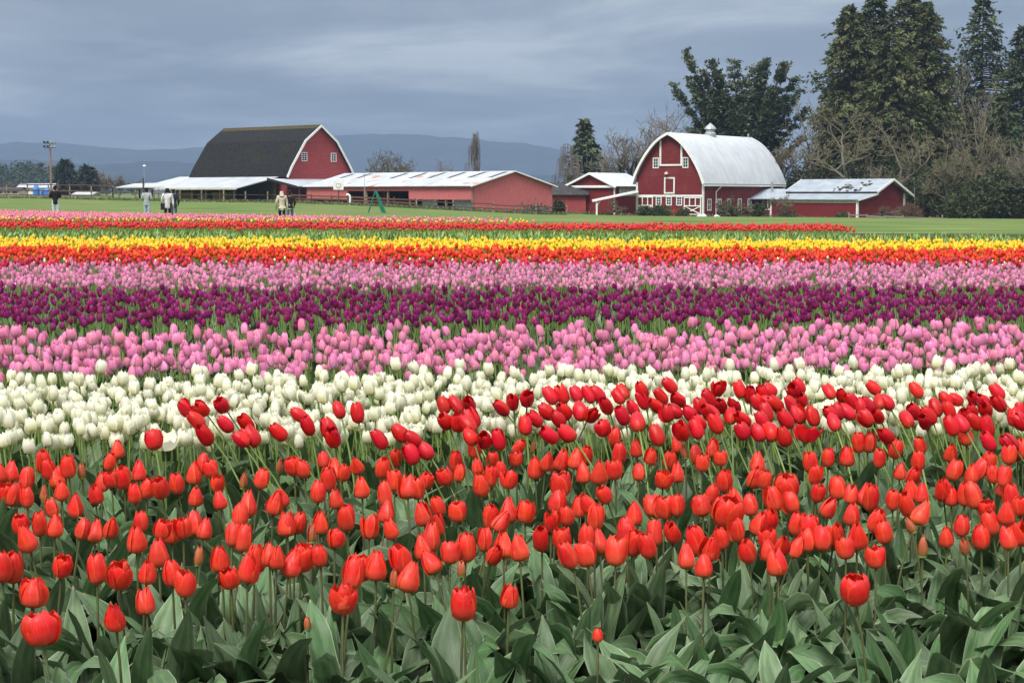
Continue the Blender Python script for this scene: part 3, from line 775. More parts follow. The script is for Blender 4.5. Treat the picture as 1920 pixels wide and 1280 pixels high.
def breezeway():
    # grey roofed open passage between barn and low shed
    o = at(1402, 402, 226)
    t = empty('breezeway', (o.x, 226, gz(o.x, 226)), R(-8), 'open grey-roofed passage with red half wall between barn and low shed', 'shed')
    L = 5.3
    MB().add([(-0.2, -0.5, 2.55), (L, -0.5, 2.55), (L, 3.5, 3.9), (1.0, 3.5, 3.9), (-0.2, -0.5, 2.43), (L, -0.5, 2.43), (L, 3.5, 3.78), (1.0, 3.5, 3.78)],
             [(0, 1, 2, 3), (7, 6, 5, 4), (0, 4, 5, 1), (1, 5, 6, 2), (2, 6, 7, 3), (3, 7, 4, 0)]).build('roof', M['shed_roof'], t)
    MB().box(0, 4.6, 0, 0.15, -0.4, 0.95).build('half_wall', M['shed_red'], t)
    MB().box(-0.05, 4.65, -0.06, 0.2, 0.955, 1.1).build('cap_rail', M['white_trim'], t)
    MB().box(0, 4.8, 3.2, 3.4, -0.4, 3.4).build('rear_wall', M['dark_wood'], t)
    for x in (0.05, 2.7, 4.45): MB().box(x, x + 0.14, 0.01, 0.14, 1.1, 2.5).build('post', M['cream'], t)
    MB().tube([(3.4, 2.2, 3.3), (3.4, 2.2, 4.7)], 0.13).tube([(3.4, 2.2, 4.72), (3.4, 2.2, 4.9)], 0.2).build('stove_pipe', M['galv'], t)
breezeway()

# ------------------------------------------------------------------ gambrel barn on the left with its skirt roofs
def gambrel_barn():
    be = R(40); L, W = 21.3, 12.5
    C = at(540, 378, 234)
    A = Vector((C.x - L * math.cos(be), C.y + L * math.sin(be), C.z))
    t = empty('gambrel_barn', A, -be, 'faded red barn with a steep black gambrel roof and white rake boards', 'barn')
    E, K, P = 3.9, 8.95, 11.25
    prof = [(-0.75, 3.55), (0.15, 5.1), (2.95, K), (W / 2, P), (W - 2.95, K), (W - 0.15, 5.1), (W + 0.75, 3.55)]
    wall = [(-0.05, -0.6), (-0.05, 4.5), (0.2, 5.0), (3.0, K - 0.1), (W / 2, P - 0.15), (W - 3.0, K - 0.1), (W - 0.2, 5.0), (W + 0.05, 4.5), (W + 0.05, -0.6)]
    MB().prism(wall, L - 0.25, L, 'x').build('gable_wall', M['faded_red'], t)
    MB().prism(wall, 0, 0.25, 'x').build('rear_gable_wall', M['faded_red'], t)
    MB().box(0.25, L - 0.25, 0, 0.25, -0.6, 4.6).build('side_wall', M['faded_red'], t)
    MB().box(0.25, L - 0.25, W - 0.25, W, -0.6, 4.6).build('side_wall', M['faded_red'], t)
    rf = MB().shell(prof, 0.18, -0.4, L + 0.55, 'x').build('roof', M['shingle'], t)
    MB().shell([(p, z + 0.03) for p, z in prof], 0.34, L + 0.555, L + 0.66, 'x').build('rake_board', M['white_trim'], rf)
    MB().shell([(W / 2 - 1.1, P - 0.82), (W / 2, P + 0.07), (W / 2 + 1.1, P - 0.82)], 0.1, -0.3, L + 0.5, 'x').build('mossy_ridge', M['moss'], rf)
    for y in (3.3, 9.2): window(t, 'side', y - 0.55, y + 0.55, 5.9, 7.2, L=L, cols=2, rows=4, fr=0.1)
    # skirt roof along the near side
    s1 = MB().shell([(-8.6, 1.95), (-0.02, 3.75)], 0.12, -3.5, L - 1.2, 'x').build('skirt_roof', M['lean_roof'], t)
    MB().box(-3.5, L - 1.2, -8.72, -8.61, 1.72, 2.0).build('fascia', M['cream'], s1)
    # skirt roof in front of the gable
    s2 = MB().prism([(L + 0.02, 3.3), (L + 5.6, 2.25), (L + 5.6, 2.13), (L + 0.02, 3.18)], -3.3, W, 'y').build('skirt_roof', M['lean_roof'], t)
    MB().bar((L - 0.6, -3.42, 3.25), (L + 5.6, -3.42, 2.1), 0.12, 0.34).build('fascia', M['black_metal'], s2)
    for x in np.linspace(-2.6, L - 2.0, 8): MB().box(x - 0.1, x + 0.1, -8.45, -8.25, -0.6, 1.85).build('post', M['dark_wood'], t)
    for y in np.linspace(-2.6, W - 3.5, 4): MB().box(L + 5.2, L + 5.4, y - 0.1, y + 0.1, -0.8, 2.1).build('post', M['dark_wood'], t)
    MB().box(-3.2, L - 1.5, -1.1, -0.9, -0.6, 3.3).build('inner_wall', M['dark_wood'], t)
    for k, (x, w) in enumerate([(1.0, 2.4), (4.6, 3.4), (9.2, 2.2), (12.6, 3.2)]):
        MB().box(x, x + w, -6.9, -5.4, -0.5, 1.15 + 0.2 * (k % 2)).build('hay_stack', M['hay'], t)
    return t
gambrel_barn()

def carport():
    # low pale roof on posts at the far left of the skirt roof
    a = at(217, 351, 240); b = at(322, 349, 240)
    t = empty('open_carport', ((a.x + b.x) / 2, 240, gz(-58, 240)), 0, 'low flat pale roof on posts left of the black-roofed barn', 'carport')
    hw = (b.x - a.x) / 2; z = a.z - t.location.z
    MB().add([(-hw, 0, z), (hw, 0, z + .05), (hw, 6, z + .75), (-hw + 1.5, 6, z + .6), (-hw, 0, z - .14), (hw, 0, z - .09), (hw, 6, z + .6), (-hw + 1.5, 6, z + .46)],
             [(0, 1, 2, 3), (7, 6, 5, 4), (0, 4, 5, 1), (1, 5, 6, 2), (2, 6, 7, 3), (3, 7, 4, 0)]).build('roof', M['lean_roof'], t)
    for x in (-hw + .4, -hw / 3, hw / 3, hw - .4): MB().box(x - .09, x + .09, .3, .48, -.3, z - .1).build('post', M['tan_post'], t)
carport()

# ------------------------------------------------------------------ long pink cattle shed
def long_shed():
    be = R(47); L, W = 35.0, 14.0
    C = at(885, 395, 200)
    A = Vector((C.x - L * math.cos(be), C.y + L * math.sin(be), C.z))
    t = empty('cattle_shed', A, -be, 'long pink-red cattle shed with a rust-streaked pale metal roof', 'shed')
    E, P = 3.2, 5.0
    gb = [(0, 0.55), (0, E - 0.1), (W / 2, P - 0.15), (W, E - 0.1), (W, 0.45)]
    MB().prism([(0, -0.3), (0, E - 0.1), (W / 2, P - 0.15), (W, E - 0.1), (W, 0.3), (W * .45, -0.15)], L - 0.15, L, 'x').build('gable_wall', M['pink_gable'], t)
    MB().prism(gb, 0, 0.15, 'x').build('rear_gable_wall', M['pink_gable'], t)
    # upper wall boards hang over the open bays at different depths
    for x0, x1, z0 in ((0, 9.4, 1.35), (9.4, 22.6, 2.45), (22.6, L - 0.15, 1.35)):
        MB().box(x0 + 0.01, x1 - 0.01, 0, 0.12, z0, E - 0.12).build('wall_panel', M['pink_red'], t)
    for x in (0.1, 4.2, 9.4, 13.4, 18.0, 22.6, 29.8, L - 0.1):
        MB().box(x - 0.12, x + 0.12, 0.14, 0.38, -0.6, E - 0.2).build('post', M['tan_post'], t)
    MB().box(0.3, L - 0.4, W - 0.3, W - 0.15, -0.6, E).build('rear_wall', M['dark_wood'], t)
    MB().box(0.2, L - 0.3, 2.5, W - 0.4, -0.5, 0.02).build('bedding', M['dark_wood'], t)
    for x0, x1 in ((24.2, 27.3), (30.4, 34.2)):
        MB().box(x0, x1, 0.9, 1.02, -0.2, 1.45 if x0 > 28 else 2.0).build('feed_panel', M['galv'], t)
    n = 9; w = (L + 0.8) / n
    for i in range(n):
        x0 = -0.4 + i * w
        pn = MB().shell([(-0.5, E - 0.12), (W / 2, P)], 0.08, x0 + 0.012, x0 + w - 0.012, 'x').build('roof_panel', M['rust_roof'], t)
        MB().shell([(W / 2 + .005, P), (W + 0.5, E - 0.12)], 0.08, x0 + 0.012, x0 + w - 0.012, 'x').build('roof_panel', M['rust_roof'], t)
        if i not in (2,):
            sl = lambda s: (-0.5 + s * (W / 2 + 0.5), E - 0.12 + s * (P - E + 0.12) + 0.03)
            lo = 0.55 if i > 1 else 0.62
            MB().shell([sl(lo), sl(0.93)], 0.05, x0 + w * 0.62, x0 + w * 0.62 + 0.75, 'x').build('skylight', M['skylight'], pn)
    MB().shell([(-0.6, E - 0.13), (W / 2, P + 0.03), (W + 0.6, E - 0.13)], 0.16, L + 0.41, L + 0.47, 'x').build('rake_board', M['white_trim'], t)
    return t
long_shed()

def dark_roof_shed():
    o = at(1033, 390, 226); e = at(1072, 390, 226)
    t = empty('dark_roof_shed', (o.x, 226, gz(o.x, 226)), 0, 'small dark-roofed red shed between pink shed and white-eaved shed', 'shed')
    w = e.x - o.x + 2
    MB().box(-1.5, w, 0, 5, -0.5, 2.6).build('wall', M['faded_red'], t)
    MB().shell([(-0.6, 2.5), (2.5, 4.2), (5.6, 2.5)], 0.15, -1.9, w + 0.4, 'x').build('roof', M['dark_roof'], t)
dark_roof_shed()

# ------------------------------------------------------------------ fences
def fence(name, pts, label, group, post_h, rails, pm, rm, step=None, wob=0.0, rail_w=0.14):
    """pts: world (X, Y) vertices; a post every step metres, rails at the given heights."""
    o = Vector((pts[0][0], pts[0][1], gz(*pts[0])))
    t = empty(name, o, 0, label, 'fence', group)
    r = random.Random(len(pts) + int(abs(o.x)))
    P = []
    for (x0, y0), (x1, y1) in zip(pts[:-1], pts[1:]):
        d = math.hypot(x1 - x0, y1 - y0); n = max(1, round(d / step))
        P += [(x0 + (x1 - x0) * i / n, y0 + (y1 - y0) * i / n) for i in range(n)]
    P.append(pts[-1])
    G = [Vector((x, y, gz(x, y))) - o for x, y in P]
    for p in G:
        h = post_h * (1 + r.uniform(-wob, wob)); l = r.uniform(-wob, wob) * 0.25
        MB().bar(p + Vector((0, 0, -0.4)), p + Vector((l, 0, h)), 0.16, 0.16).build('post', pm, t)
    for a, b in zip(G[:-1], G[1:]):
        d = (b - a).normalized() * 0.0
        for z in rails:
            zz = z + r.uniform(-wob, wob) * 0.3
            MB().bar(a + Vector((0, -0.115, zz)), b + Vector((0, -0.115, zz + r.uniform(-wob, wob) * 0.3)), 0.05, rail_w).build('rail', rm, t)
    return t
def gp(px, Y): return ((px - 960) * Y / FPX * 1.0, Y)
fence('rail_fence', [gp(-60, 222), gp(215, 214)], 'tall brown rail fence at the far left edge of the grass', 'farm fences', 2.0, (0.5, 1.1, 1.9), M['tan_post'], M['brown_rail'], 3.4, 0.08)
fence('rail_fence', [gp(215, 214), gp(300, 212), gp(545, 208)], 'post and wire-rail fence in front of the black-roofed barn', 'farm fences', 1.55, (0.35, 1.0), M['tan_post'], M['dark_wood'], 2.9, 0.1, 0.07)
fence('rail_fence', [gp(548, 204), gp(700, 199), gp(780, 198)], 'brown board fence along the open bays of the pink shed', 'farm fences', 1.25, (0.25, 0.62, 1.0), M['brown_rail'], M['brown_rail'], 2.8, 0.06, 0.2)
fence('rail_fence', [gp(782, 197), gp(885, 195), gp(1005, 196), gp(1062, 200)], 'weathered rail fence passing the pink shed gable end', 'farm fences', 1.2, (0.45, 0.95), M['tan_post'], M['dark_wood'], 2.7, 0.12, 0.12)
fence('split_rail_fence', [gp(1590, 206), gp(1690, 204), gp(1765, 208)], 'grey split-rail fence in front of the low shed and bushes', 'farm fences', 0.95, (0.3, 0.72), M['grey_wood'], M['grey_wood'], 2.6, 0.2, 0.15)

# ------------------------------------------------------------------ poles, play frame and small farm things
def at_ground(px, Y):
    x = (px - 960) * Y / FPX
    return Vector((x, Y, gz(x, Y)))

def floodlight_pole():
    o = at_ground(100, 262); top = at(100, 266, 262).z - o.z
    t = empty('floodlight_pole', o, 0, 'tall wooden pole with two racks of floodlights above far fence', 'light pole')
    MB().tube([(0, 0, -0.5), (0, 0, top * 0.5), (0, 0, top - 0.4)], [0.2, 0.17, 0.13], 8).build('pole', M['pole_wood'], t)
    for z in (top - 0.25, top - 0.95):
        c = MB().box(-0.95, 0.95, -0.22, -0.12, z - 0.06, z + 0.06).build('cross_arm', M['grey_wood'], t)
        for x in (-0.85, -0.3, 0.3, 0.85):
            MB().box(x - 0.16, x + 0.16, -0.5, -0.23, z + 0.07, z + 0.33).build('floodlight', M['galv'] if x > 0 else M['black_metal'], t)
floodlight_pole()

def yard_lamp():
    o = at_ground(273, 226); top = at(273, 310, 226).z - o.z
    t = empty('yard_lamp', o, 0, 'thin yard lamp with small white head left of black-roofed barn', 'lamp post')
    MB().tube([(-0.08, 0, -0.4), (-0.08, 0, 3.1)], 0.12, 6).build('post', M['dark_wood'], t)
    MB().tube([(0.08, 0, 2.0), (0.08, 0, top - 0.1)], 0.035, 6).build('mast', M['galv'], t)
    MB().lathe([(0.05, 0.12), (0.25, 0.0), (0.22, 0.1), (0.06, 0.2)], 10, (0.12, 0, top - 0.15)).build('lamp_head', M['white_trim'], t)
yard_lamp()

def basketball_hoop():
    Y = 203; o = at_ground(636, Y); a = at(627, 356, Y); b = at(646, 339, Y)
    t = empty('basketball_hoop', o, 0, 'white basketball backboard on a post before the pink shed', 'basketball hoop')
    z0, z1 = a.z - o.z, b.z - o.z; hw = (b.x - a.x) / 2
    MB().box(-0.07, 0.07, 0.1, 0.24, -0.4, z1 - 0.2).build('post', M['brown_rail'], t)
    bb = MB().box(-hw, hw, 0, 0.06, z0, z1).build('backboard', M['white_trim'], t)
    MB().box(-0.3, 0.3, -0.012, -0.004, z0 + 0.3, z0 + 0.34).box(-0.3, -0.26, -0.012, -0.004, z0 + .34, z0 + 0.72).box(0.26, 0.3, -0.012, -0.004, z0 + .34, z0 + 0.72).box(-0.3, 0.3, -0.012, -0.004, z0 + .72, z0 + 0.76).build('target_square', M['brown_rail'], bb)
    MB().tube([(0.22 * math.cos(k * .524), -0.3 + 0.22 * math.sin(k * .524), z0 + 0.18) for k in range(13)], 0.015, 5).build('rim', M['tractor_red'], bb)
basketball_hoop()

def thin_mast():
    Y = 203; o = at_ground(685, Y); top = at(685, 328, Y).z - o.z
    t = empty('thin_mast', o, 0, 'thin bare mast standing by the bays of the pink shed', 'pole')
    MB().tube([(0, 0, -0.3), (0, 0, 2.2)], 0.11, 6).build('post', M['tan_post'], t)
    MB().tube([(0, 0, 2.2), (0, 0, top)], 0.03, 6).build('mast', M['galv'], t)
    MB().box(-0.22, 0.22, -0.05, 0.05, top, top + 0.08).build('mast_head', M['galv'], t)
thin_mast()

def play_frame():
    Y = 118; o = at_ground(708, Y); top = at(704, 358, Y).z - o.z
    t = empty('play_slide_frame', o, 0, 'green A-shaped slide frame standing alone on the grass', 'slide')
    x = (704 - 708) * Y / FPX
    f = (690 - 708) * Y / FPX
    for dy in (0, 0.6): MB().bar((x, dy, top), (f, dy, -0.1), 0.05, 0.05).build('leg', M['green_paint'], t)
    g = (721 - 708) * Y / FPX
    MB().add([(x - .02, -.05, top), (x + .1, -.05, top), (g + .12, -.05, 0), (g - .2, -.05, 0), (x - .02, .65, top), (x + .1, .65, top), (g + .12, .65, 0), (g - .2, .65, 0)],
             [(0, 1, 2, 3), (7, 6, 5, 4), (0, 4, 5, 1), (1, 5, 6, 2), (2, 6, 7, 3), (3, 7, 4, 0)]).build('slide', M['green_paint'], t)
    for k in range(1, 5):
        s = k / 5; q = x + (f - x) * s
        MB().bar((q, 0, top * (1 - s)), (q, 0.6, top * (1 - s)), 0.04).build('rung', M['green_paint'], t)
play_frame()

def white_pipe():
    o = at_ground(656, 200)
    t = empty('bent_pipe', o, 0, 'bent white pipe standing by the brown board fence', 'pipe')
    MB().tube([(0.1, 0, -0.2), (0.12, 0, 0.9), (0.05, 0, 1.2), (-0.2, 0, 1.35), (-0.32, 0, 1.25)], 0.13, 8).build('pipe', M['white_trim'], t)
    MB().tube([(0.1, 0, 0.2), (0.1, 0, 0.32)], 0.17, 8).build('collar', M['galv'], t)
white_pipe()

def pole_white():
    o = at_ground(1712, 222); top = at(1712, 352, 222).z - o.z
    t = empty('thin_pole', o, 0, 'thin pale pole standing behind the split-rail fence', 'pole')
    MB().tube([(0, 0, -0.3), (0, 0, top)], 0.05, 6).build('pole', M['galv'], t)
    MB().tube([(0, 0, -0.1), (0, 0, 0.3)], 0.12, 6).build('base', M['stone_white'], t)
pole_white()

def boulder(px, py, Y, w, h, label):
    r = random.Random(px); c = at(px, py, Y); z = gz(c.x, Y)
    import bmesh
    bm = bmesh.new(); bmesh.ops.create_icosphere(bm, subdivisions=2, radius=1)
    for v in bm.verts:
        k = 1 + r.uniform(-.16, .16); v.co = Vector((v.co.x * w * k, v.co.y * w * .8 * k, max(-.3, v.co.z) * h * k))
    me = bpy.data.meshes.new('boulder'); bm.to_mesh(me); bm.free(); me.materials.append(M['stone_white'])
    tag(link('boulder', me, None, (c.x, Y, z + 0.05)), label, 'rock', 'white boulders by the barn')
boulder(1312, 407, 206, 0.42, 0.4, 'smaller white boulder at the barn corner post')
boulder(1319, 407, 206.6, 0.5, 0.45, 'bigger white boulder beside the other at barn corner')
boulder(1344, 408, 206, 0.5, 0.35, 'lone white boulder on grass before the barn side wall')

def farm_wagon():
    o = at_ground(1222, 209)
    t = empty('farm_wagon', o, 0, 'old dark farm wagon with spoked wheels parked before the barn gable', 'wagon')
    MB().box(-1.6, 1.6, -0.6, 0.6, 0.62, 0.8).build('deck', M['dark_wood'], t)
    for z in (0.86, 1.08): MB().box(-1.6, 1.6, -0.66, -0.605, z, z + .16).build('side_board', M['dark_wood'], t)
    for x in (-1.05, 1.0):
        for y in (-0.72, 0.72):
            w = MB().tube([(x + .42 * math.cos(k * .524), y, .42 + .42 * math.sin(k * .524)) for k in range(13)], .05, 5).build('wheel', M['rubber'], t)
            s = MB()
            for k in range(6): s.bar((x, y, .42), (x + .4 * math.cos(k * 1.047), y, .42 + .4 * math.sin(k * 1.047)), .04)
            s.build('spokes', M['grey_wood'], w)
    MB().bar((-1.6, 0, .6), (-2.7, 0, .2), .09).build('drawbar', M['dark_wood'], t)
farm_wagon()

def small_tractor():
    o = at_ground(1258, 209.5)
    t = empty('small_tractor', o, 0, 'small rusty red tractor parked before the barn gable', 'tractor')
    MB().box(-0.1, 1.05, -0.28, 0.28, 0.6, 1.05).build('bonnet', M['tractor_red'], t)
    MB().box(-0.75, -0.1, -0.3, 0.3, 0.5, 0.8).build('chassis', M['tractor_red'], t)
    MB().box(-0.75, -0.35, -0.2, 0.2, 0.85, 0.95).box(-0.8, -0.72, -0.2, 0.2, 0.95, 1.25).build('seat', M['black_metal'], t)
    MB().tube([(-0.1, 0, 1.0), (-0.3, 0, 1.3)], 0.03, 6).tube([(-0.3 + .06 * math.cos(k), .18 * math.sin(k), 1.3 + .1 * math.cos(k)) for k in np.linspace(0, 6.28, 10)], .02, 5).build('steering_wheel', M['black_metal'], t)
    MB().tube([(0.7, 0, 1.0), (0.7, 0, 1.6)], 0.04, 6).build('exhaust', M['black_metal'], t)
    for x, r_ in ((-0.6, .5), (0.85, .3)):
        for y in (-.5, .5):
            w = MB().tube([(x, y - .12, r_), (x, y + .12, r_)], r_, 14).build('wheel', M['rubber'], t)
            MB().tube([(x, y - .14, r_), (x, y + .14, r_)], r_ * .45, 10).build('hub', M['tractor_red'], w)
small_tractor()

# far farmsteads at the left edge
def far_house(px0, px1, ytop, yeave, Y, wall, roof, label, name='far_farmhouse', win=3):
    a = at(px0, yeave, Y); b = at(px1, yeave, Y); pk = at(px0, ytop, Y).z
    z = gz(a.x, Y); w = b.x - a.x
    t = empty(name, (a.x, Y, z), 0, label, 'building')
    E, P = a.z - z, pk - z
    D = max(6.0, (P - E) * 5)
    MB().box(0, w, 0, D, -0.5, E).build('wall', wall, t)
    MB().shell([(-0.6, E - 0.1), (D / 2, P), (D + 0.6, E - 0.1)], 0.2, -0.5, w + 0.5, 'x').build('roof', roof, t)
    for k in range(win):
        x = w * (k + .6) / (win + .2)
        MB().box(x - .6, x + .6, -.06, 0, E * .35, E * .7).build('window', M['glass'], t)
    return t
far_house(35, 96, 344, 351, 420, M['white_trim'], M['lean_roof'], 'long pale shed far beyond the left rail fence', 'far_shed')
far_house(-10, 36, 351, 355, 400, M['cream'], M['dark_roof'], 'low cream outbuilding far off at the left picture edge', 'far_shed')
far_house(140, 160, 338, 345, 520, M['white_trim'], M['lean_roof'], 'small white house far off between two dark conifers', 'far_farmhouse', 2)
far_house(140, 170, 360, 363, 300, M['white_trim'], M['lean_roof'], 'low white trailer far behind the left rail fence', 'far_trailer', 2)
for i, (px, w, h, lab) in enumerate([(72, 1.4, 2.2, 'tall blue tarpaulin bundle far behind the left fence'), (83, 0.8, 1.4, 'small blue tarpaulin bundle beside the tall one'), (95, 2.2, 1.8, 'wide blue tarpaulin bundle beside the floodlight pole')]):
    o = at_ground(px, 330)
    mb = MB(); r = random.Random(i)
    ring = [(w / 2 * math.cos(a) * r.uniform(.85, 1.1), .8 * math.sin(a)) for a in np.linspace(0, 5.6, 9)]
    n = 9
    mb.add([(x, y, 0) for x, y in ring] + [(x * .95, y, h * .6 * r.uniform(.9, 1.1)) for x, y in ring] + [(x * .5, y * .5, h * r.uniform(.9, 1.05)) for x, y in ring],
           [(k, (k + 1) % n, n + (k + 1) % n, n + k) for k in range(n)] + [(n + k, n + (k + 1) % n, 2 * n + (k + 1) % n, 2 * n + k) for k in range(n)] + [tuple(range(2 * n, 3 * n))])
    mb.build('tarpaulin_bundle', M['blue_tarp'], None, label=lab, cat='tarpaulin', group='blue tarpaulins', loc=o)
# ------------------------------------------------------------------ trees
def tree_thing(name, o, label, group, trunk_segs, trunk_mat, crown_V, crown_F, crown_mat, tint=None, trunk_sides=6, cat='tree'):
    t = empty(name, o, 0, label, cat, group)
    if trunk_segs is not None and len(trunk_segs):
        V, F = tubes(trunk_segs, trunk_sides)
        link('trunk', mesh_np('trunk', V, F, trunk_mat), t)
    link('crown', mesh_np('crown', crown_V, crown_F, crown_mat, tint=tint, smooth=False), t)
    return t

def bare_segs(rs, H, trunk_frac=0.25, spread=0.8, levels=5, r0=0.3, kids=(4, 5), shrink=(0.55, 0.75), droop=0.0, wig=0.22, stems=1, twig=0.028, up=0.12):
    big, fine = [], []
    def grow(p, d, L, r, lv):
        n = 4 if lv < levels else 2
        pts = [np.array(p)]
        dd = np.array(d, float)
        for i in range(n):
            dd = dd + rs.normal(0, wig * (0.5 if lv == 0 else 1), 3); dd[2] += up if lv < levels - 1 else up * .5 - droop
            dd /= np.linalg.norm(dd)
            q = pts[-1] + dd * L / n
            ra = max(r * (1 - 0.45 * i / n), twig); rb = max(r * (1 - 0.45 * (i + 1) / n), twig * .8)
            (big if lv < 2 else fine).append((*pts[-1], *q, ra, rb))
            pts.append(q)
        if lv >= levels: return
        k = rs.integers(kids[0], kids[1] + 1)
        for j in range(k):
            s = 0.35 + 0.65 * (j + 1) / k if lv else 0.55 + 0.45 * (j + 1) / k
            idx = min(n, max(1, int(round(s * n))))
            a = rs.uniform(0, 2 * np.pi)
            side = np.array([np.cos(a), np.sin(a), rs.uniform(-0.15, 0.35)])
            nd_ = dd * (0.75 if j == k - 1 else 0.45) + side * spread * (0.6 if j == k - 1 else 1.0)
            nd_ /= np.linalg.norm(nd_)
            grow(pts[idx], nd_, L * rs.uniform(*shrink), max(r * 0.58, twig), lv + 1)
    for s in range(stems):
        a = rs.uniform(0, 6.28); lean = 0.0 if stems == 1 else rs.uniform(.2, .5)
        grow((rs.normal(0, .1), rs.normal(0, .1), -0.3), (math.cos(a) * lean, math.sin(a) * lean, 1), H * trunk_frac * (1 if stems == 1 else rs.uniform(.8, 1.2)), r0 / math.sqrt(stems), 0)
    return big, fine

def fit(segs, H, W, depth=None, sx=0.0):
    """Scale a tree's segments to height H and width W (radii untouched)."""
    S = np.array(segs, float)
    P = np.concatenate([S[:, 0:3], S[:, 3:6]])
    lo, hi = P.min(0), P.max(0)
    kz = H / hi[2]; kx = W / max(hi[0] - lo[0], .1); ky = (depth or W) / max(hi[1] - lo[1], .1)
    return kx, ky, kz

def bare_tree(px, Y, ytop, wpx, seed, label, group='bare trees around the farm', name='bare_tree', trunk_mat='bark', twig_mat='twig_grey', base_py=None, **kw):
    o = at_ground(px, Y)
    rs = np.random.default_rng(seed)
    H = at(px, ytop, Y).z - o.z; W = wpx * Y / FPX
    big, fine = bare_segs(rs, H, **kw)
    kx, ky, kz = fit(big + fine, H, W)
    def sc(S):
        S = np.array(S, float)
        S[:, [0, 3]] *= kx; S[:, [1, 4]] *= ky; S[:, [2, 5]] *= kz
        return S
    V, F = tubes(sc(fine), 3)
    return tree_thing(name, o, label, group, sc(big), M[trunk_mat], V, F, M[twig_mat])

def spray_quads(rs, P, D, size, flat=0.5, droop=0.35):
    """Leafy sprays: at each point P a fan of pointed blades that follow the direction D and hang a little."""
    n = len(P)
    V = []; 
    for k in range(2):
        d = D + rs.normal(0, flat, (n, 3)); d[:, 2] -= droop * rs.uniform(0, 1, n)
        d /= np.linalg.norm(d, axis=1, keepdims=True) + 1e-9
        s = np.cross(d, rs.normal(0, 1, (n, 3)) * np.array([.4, .4, 1.0])); s /= np.linalg.norm(s, axis=1, keepdims=True) + 1e-9
        L = size * rs.uniform(.6, 1.25, (n, 1)); w = L * rs.uniform(.16, .30, (n, 1))
        V.append(np.stack([P, P + d * L * .45 + s * w, P + d * L, P + d * L * .4 - s * w], 1))
    V = np.concatenate(V).reshape(-1, 3)
    F = np.arange(len(V)).reshape(-1, 4)
    return V, F

def conifer(px, Y, ytop, wpx, seed, label, group='tall evergreens behind the farm', name='conifer_tree', mat='needle_dark', n_br=150, per=16, size=1.0, low=0.06, power=0.85, droop=0.3, trunk_r=0.45,
            upturn=0.0, sparse=0.0, jit=0.25, base_py=None):
    o = at_ground(px, Y)
    rs = np.random.default_rng(seed)
    H = at(px, ytop, Y).z - o.z; Rb = wpx * Y / FPX / 2
    lean = rs.normal(0, .008, 2)
    zs = [-.4, H * .3, H * .6, H * .85, H]
    trunk = [(lean[0] * a, lean[1] * a, a, lean[0] * b, lean[1] * b, b, trunk_r * (1 - max(a, 0) / H) + .03, trunk_r * (1 - b / H) + .02) for a, b in zip(zs[:-1], zs[1:])]
    P, D = [], []
    tv = []
    lobes = rs.uniform(0, 6.28, 5); lob_z = rs.uniform(0, 1, 5)
    for i in range(n_br):
        t = low + (1 - low) * (i + rs.uniform(0, 1)) / n_br
        z = H * t
        a = i * 2.39996 + rs.normal(0, .4)
        Lb = Rb * (1 - t) ** power * (1 + rs.normal(0, jit)) + 0.25
        bump = 1 + .25 * np.sum(np.exp(-((t - lob_z) / .08) ** 2) * np.cos(a - lobes))
        Lb = max(Lb * bump, .3)
        dirh = np.array([math.cos(a), math.sin(a), 0.0])
        m = max(3, int(per * (Lb / Rb + .25)))
        s = np.sort(rs.uniform(.12, 1, m)) ** .8
        zz = z + Lb * (upturn * s + .18 * s - droop * s ** 2)
        pts = dirh[None] * (Lb * s)[:, None] + np.array([lean[0] * z, lean[1] * z, 0])[None]
        pts[:, 2] = zz
        pts += rs.normal(0, .09 * Lb + .06, (m, 3)) * np.array([.6, .6, .45]) * (s[:, None] * .7 + .3)
        dd = dirh[None] * np.ones((m, 1)) + np.array([0, 0, upturn * .5 - droop * .6])[None]
        P.append(pts); D.append(dd); tv.append(np.full(m, rs.uniform(0, 1)))
        e = dirh * Lb * .8; 
        trunk.append((lean[0] * z, lean[1] * z, z, e[0] + lean[0] * z, e[1] + lean[1] * z, z + Lb * (.8 * (upturn + .18) - droop * .64), .05 + .012 * Lb, .02))
    P = np.concatenate(P); D = np.concatenate(D); T = np.concatenate(tv)
    if sparse:
        keep = rs.uniform(0, 1, len(P)) > sparse; P, D, T = P[keep], D[keep], T[keep]
    V, F = spray_quads(rs, P, D, size, flat=.45, droop=.9)
    tint = np.tile(np.repeat(T, 4), 2)
    return tree_thing(name, o, label, group, trunk, M['bark'], V, F, M[mat], tint=tint, trunk_sides=5)

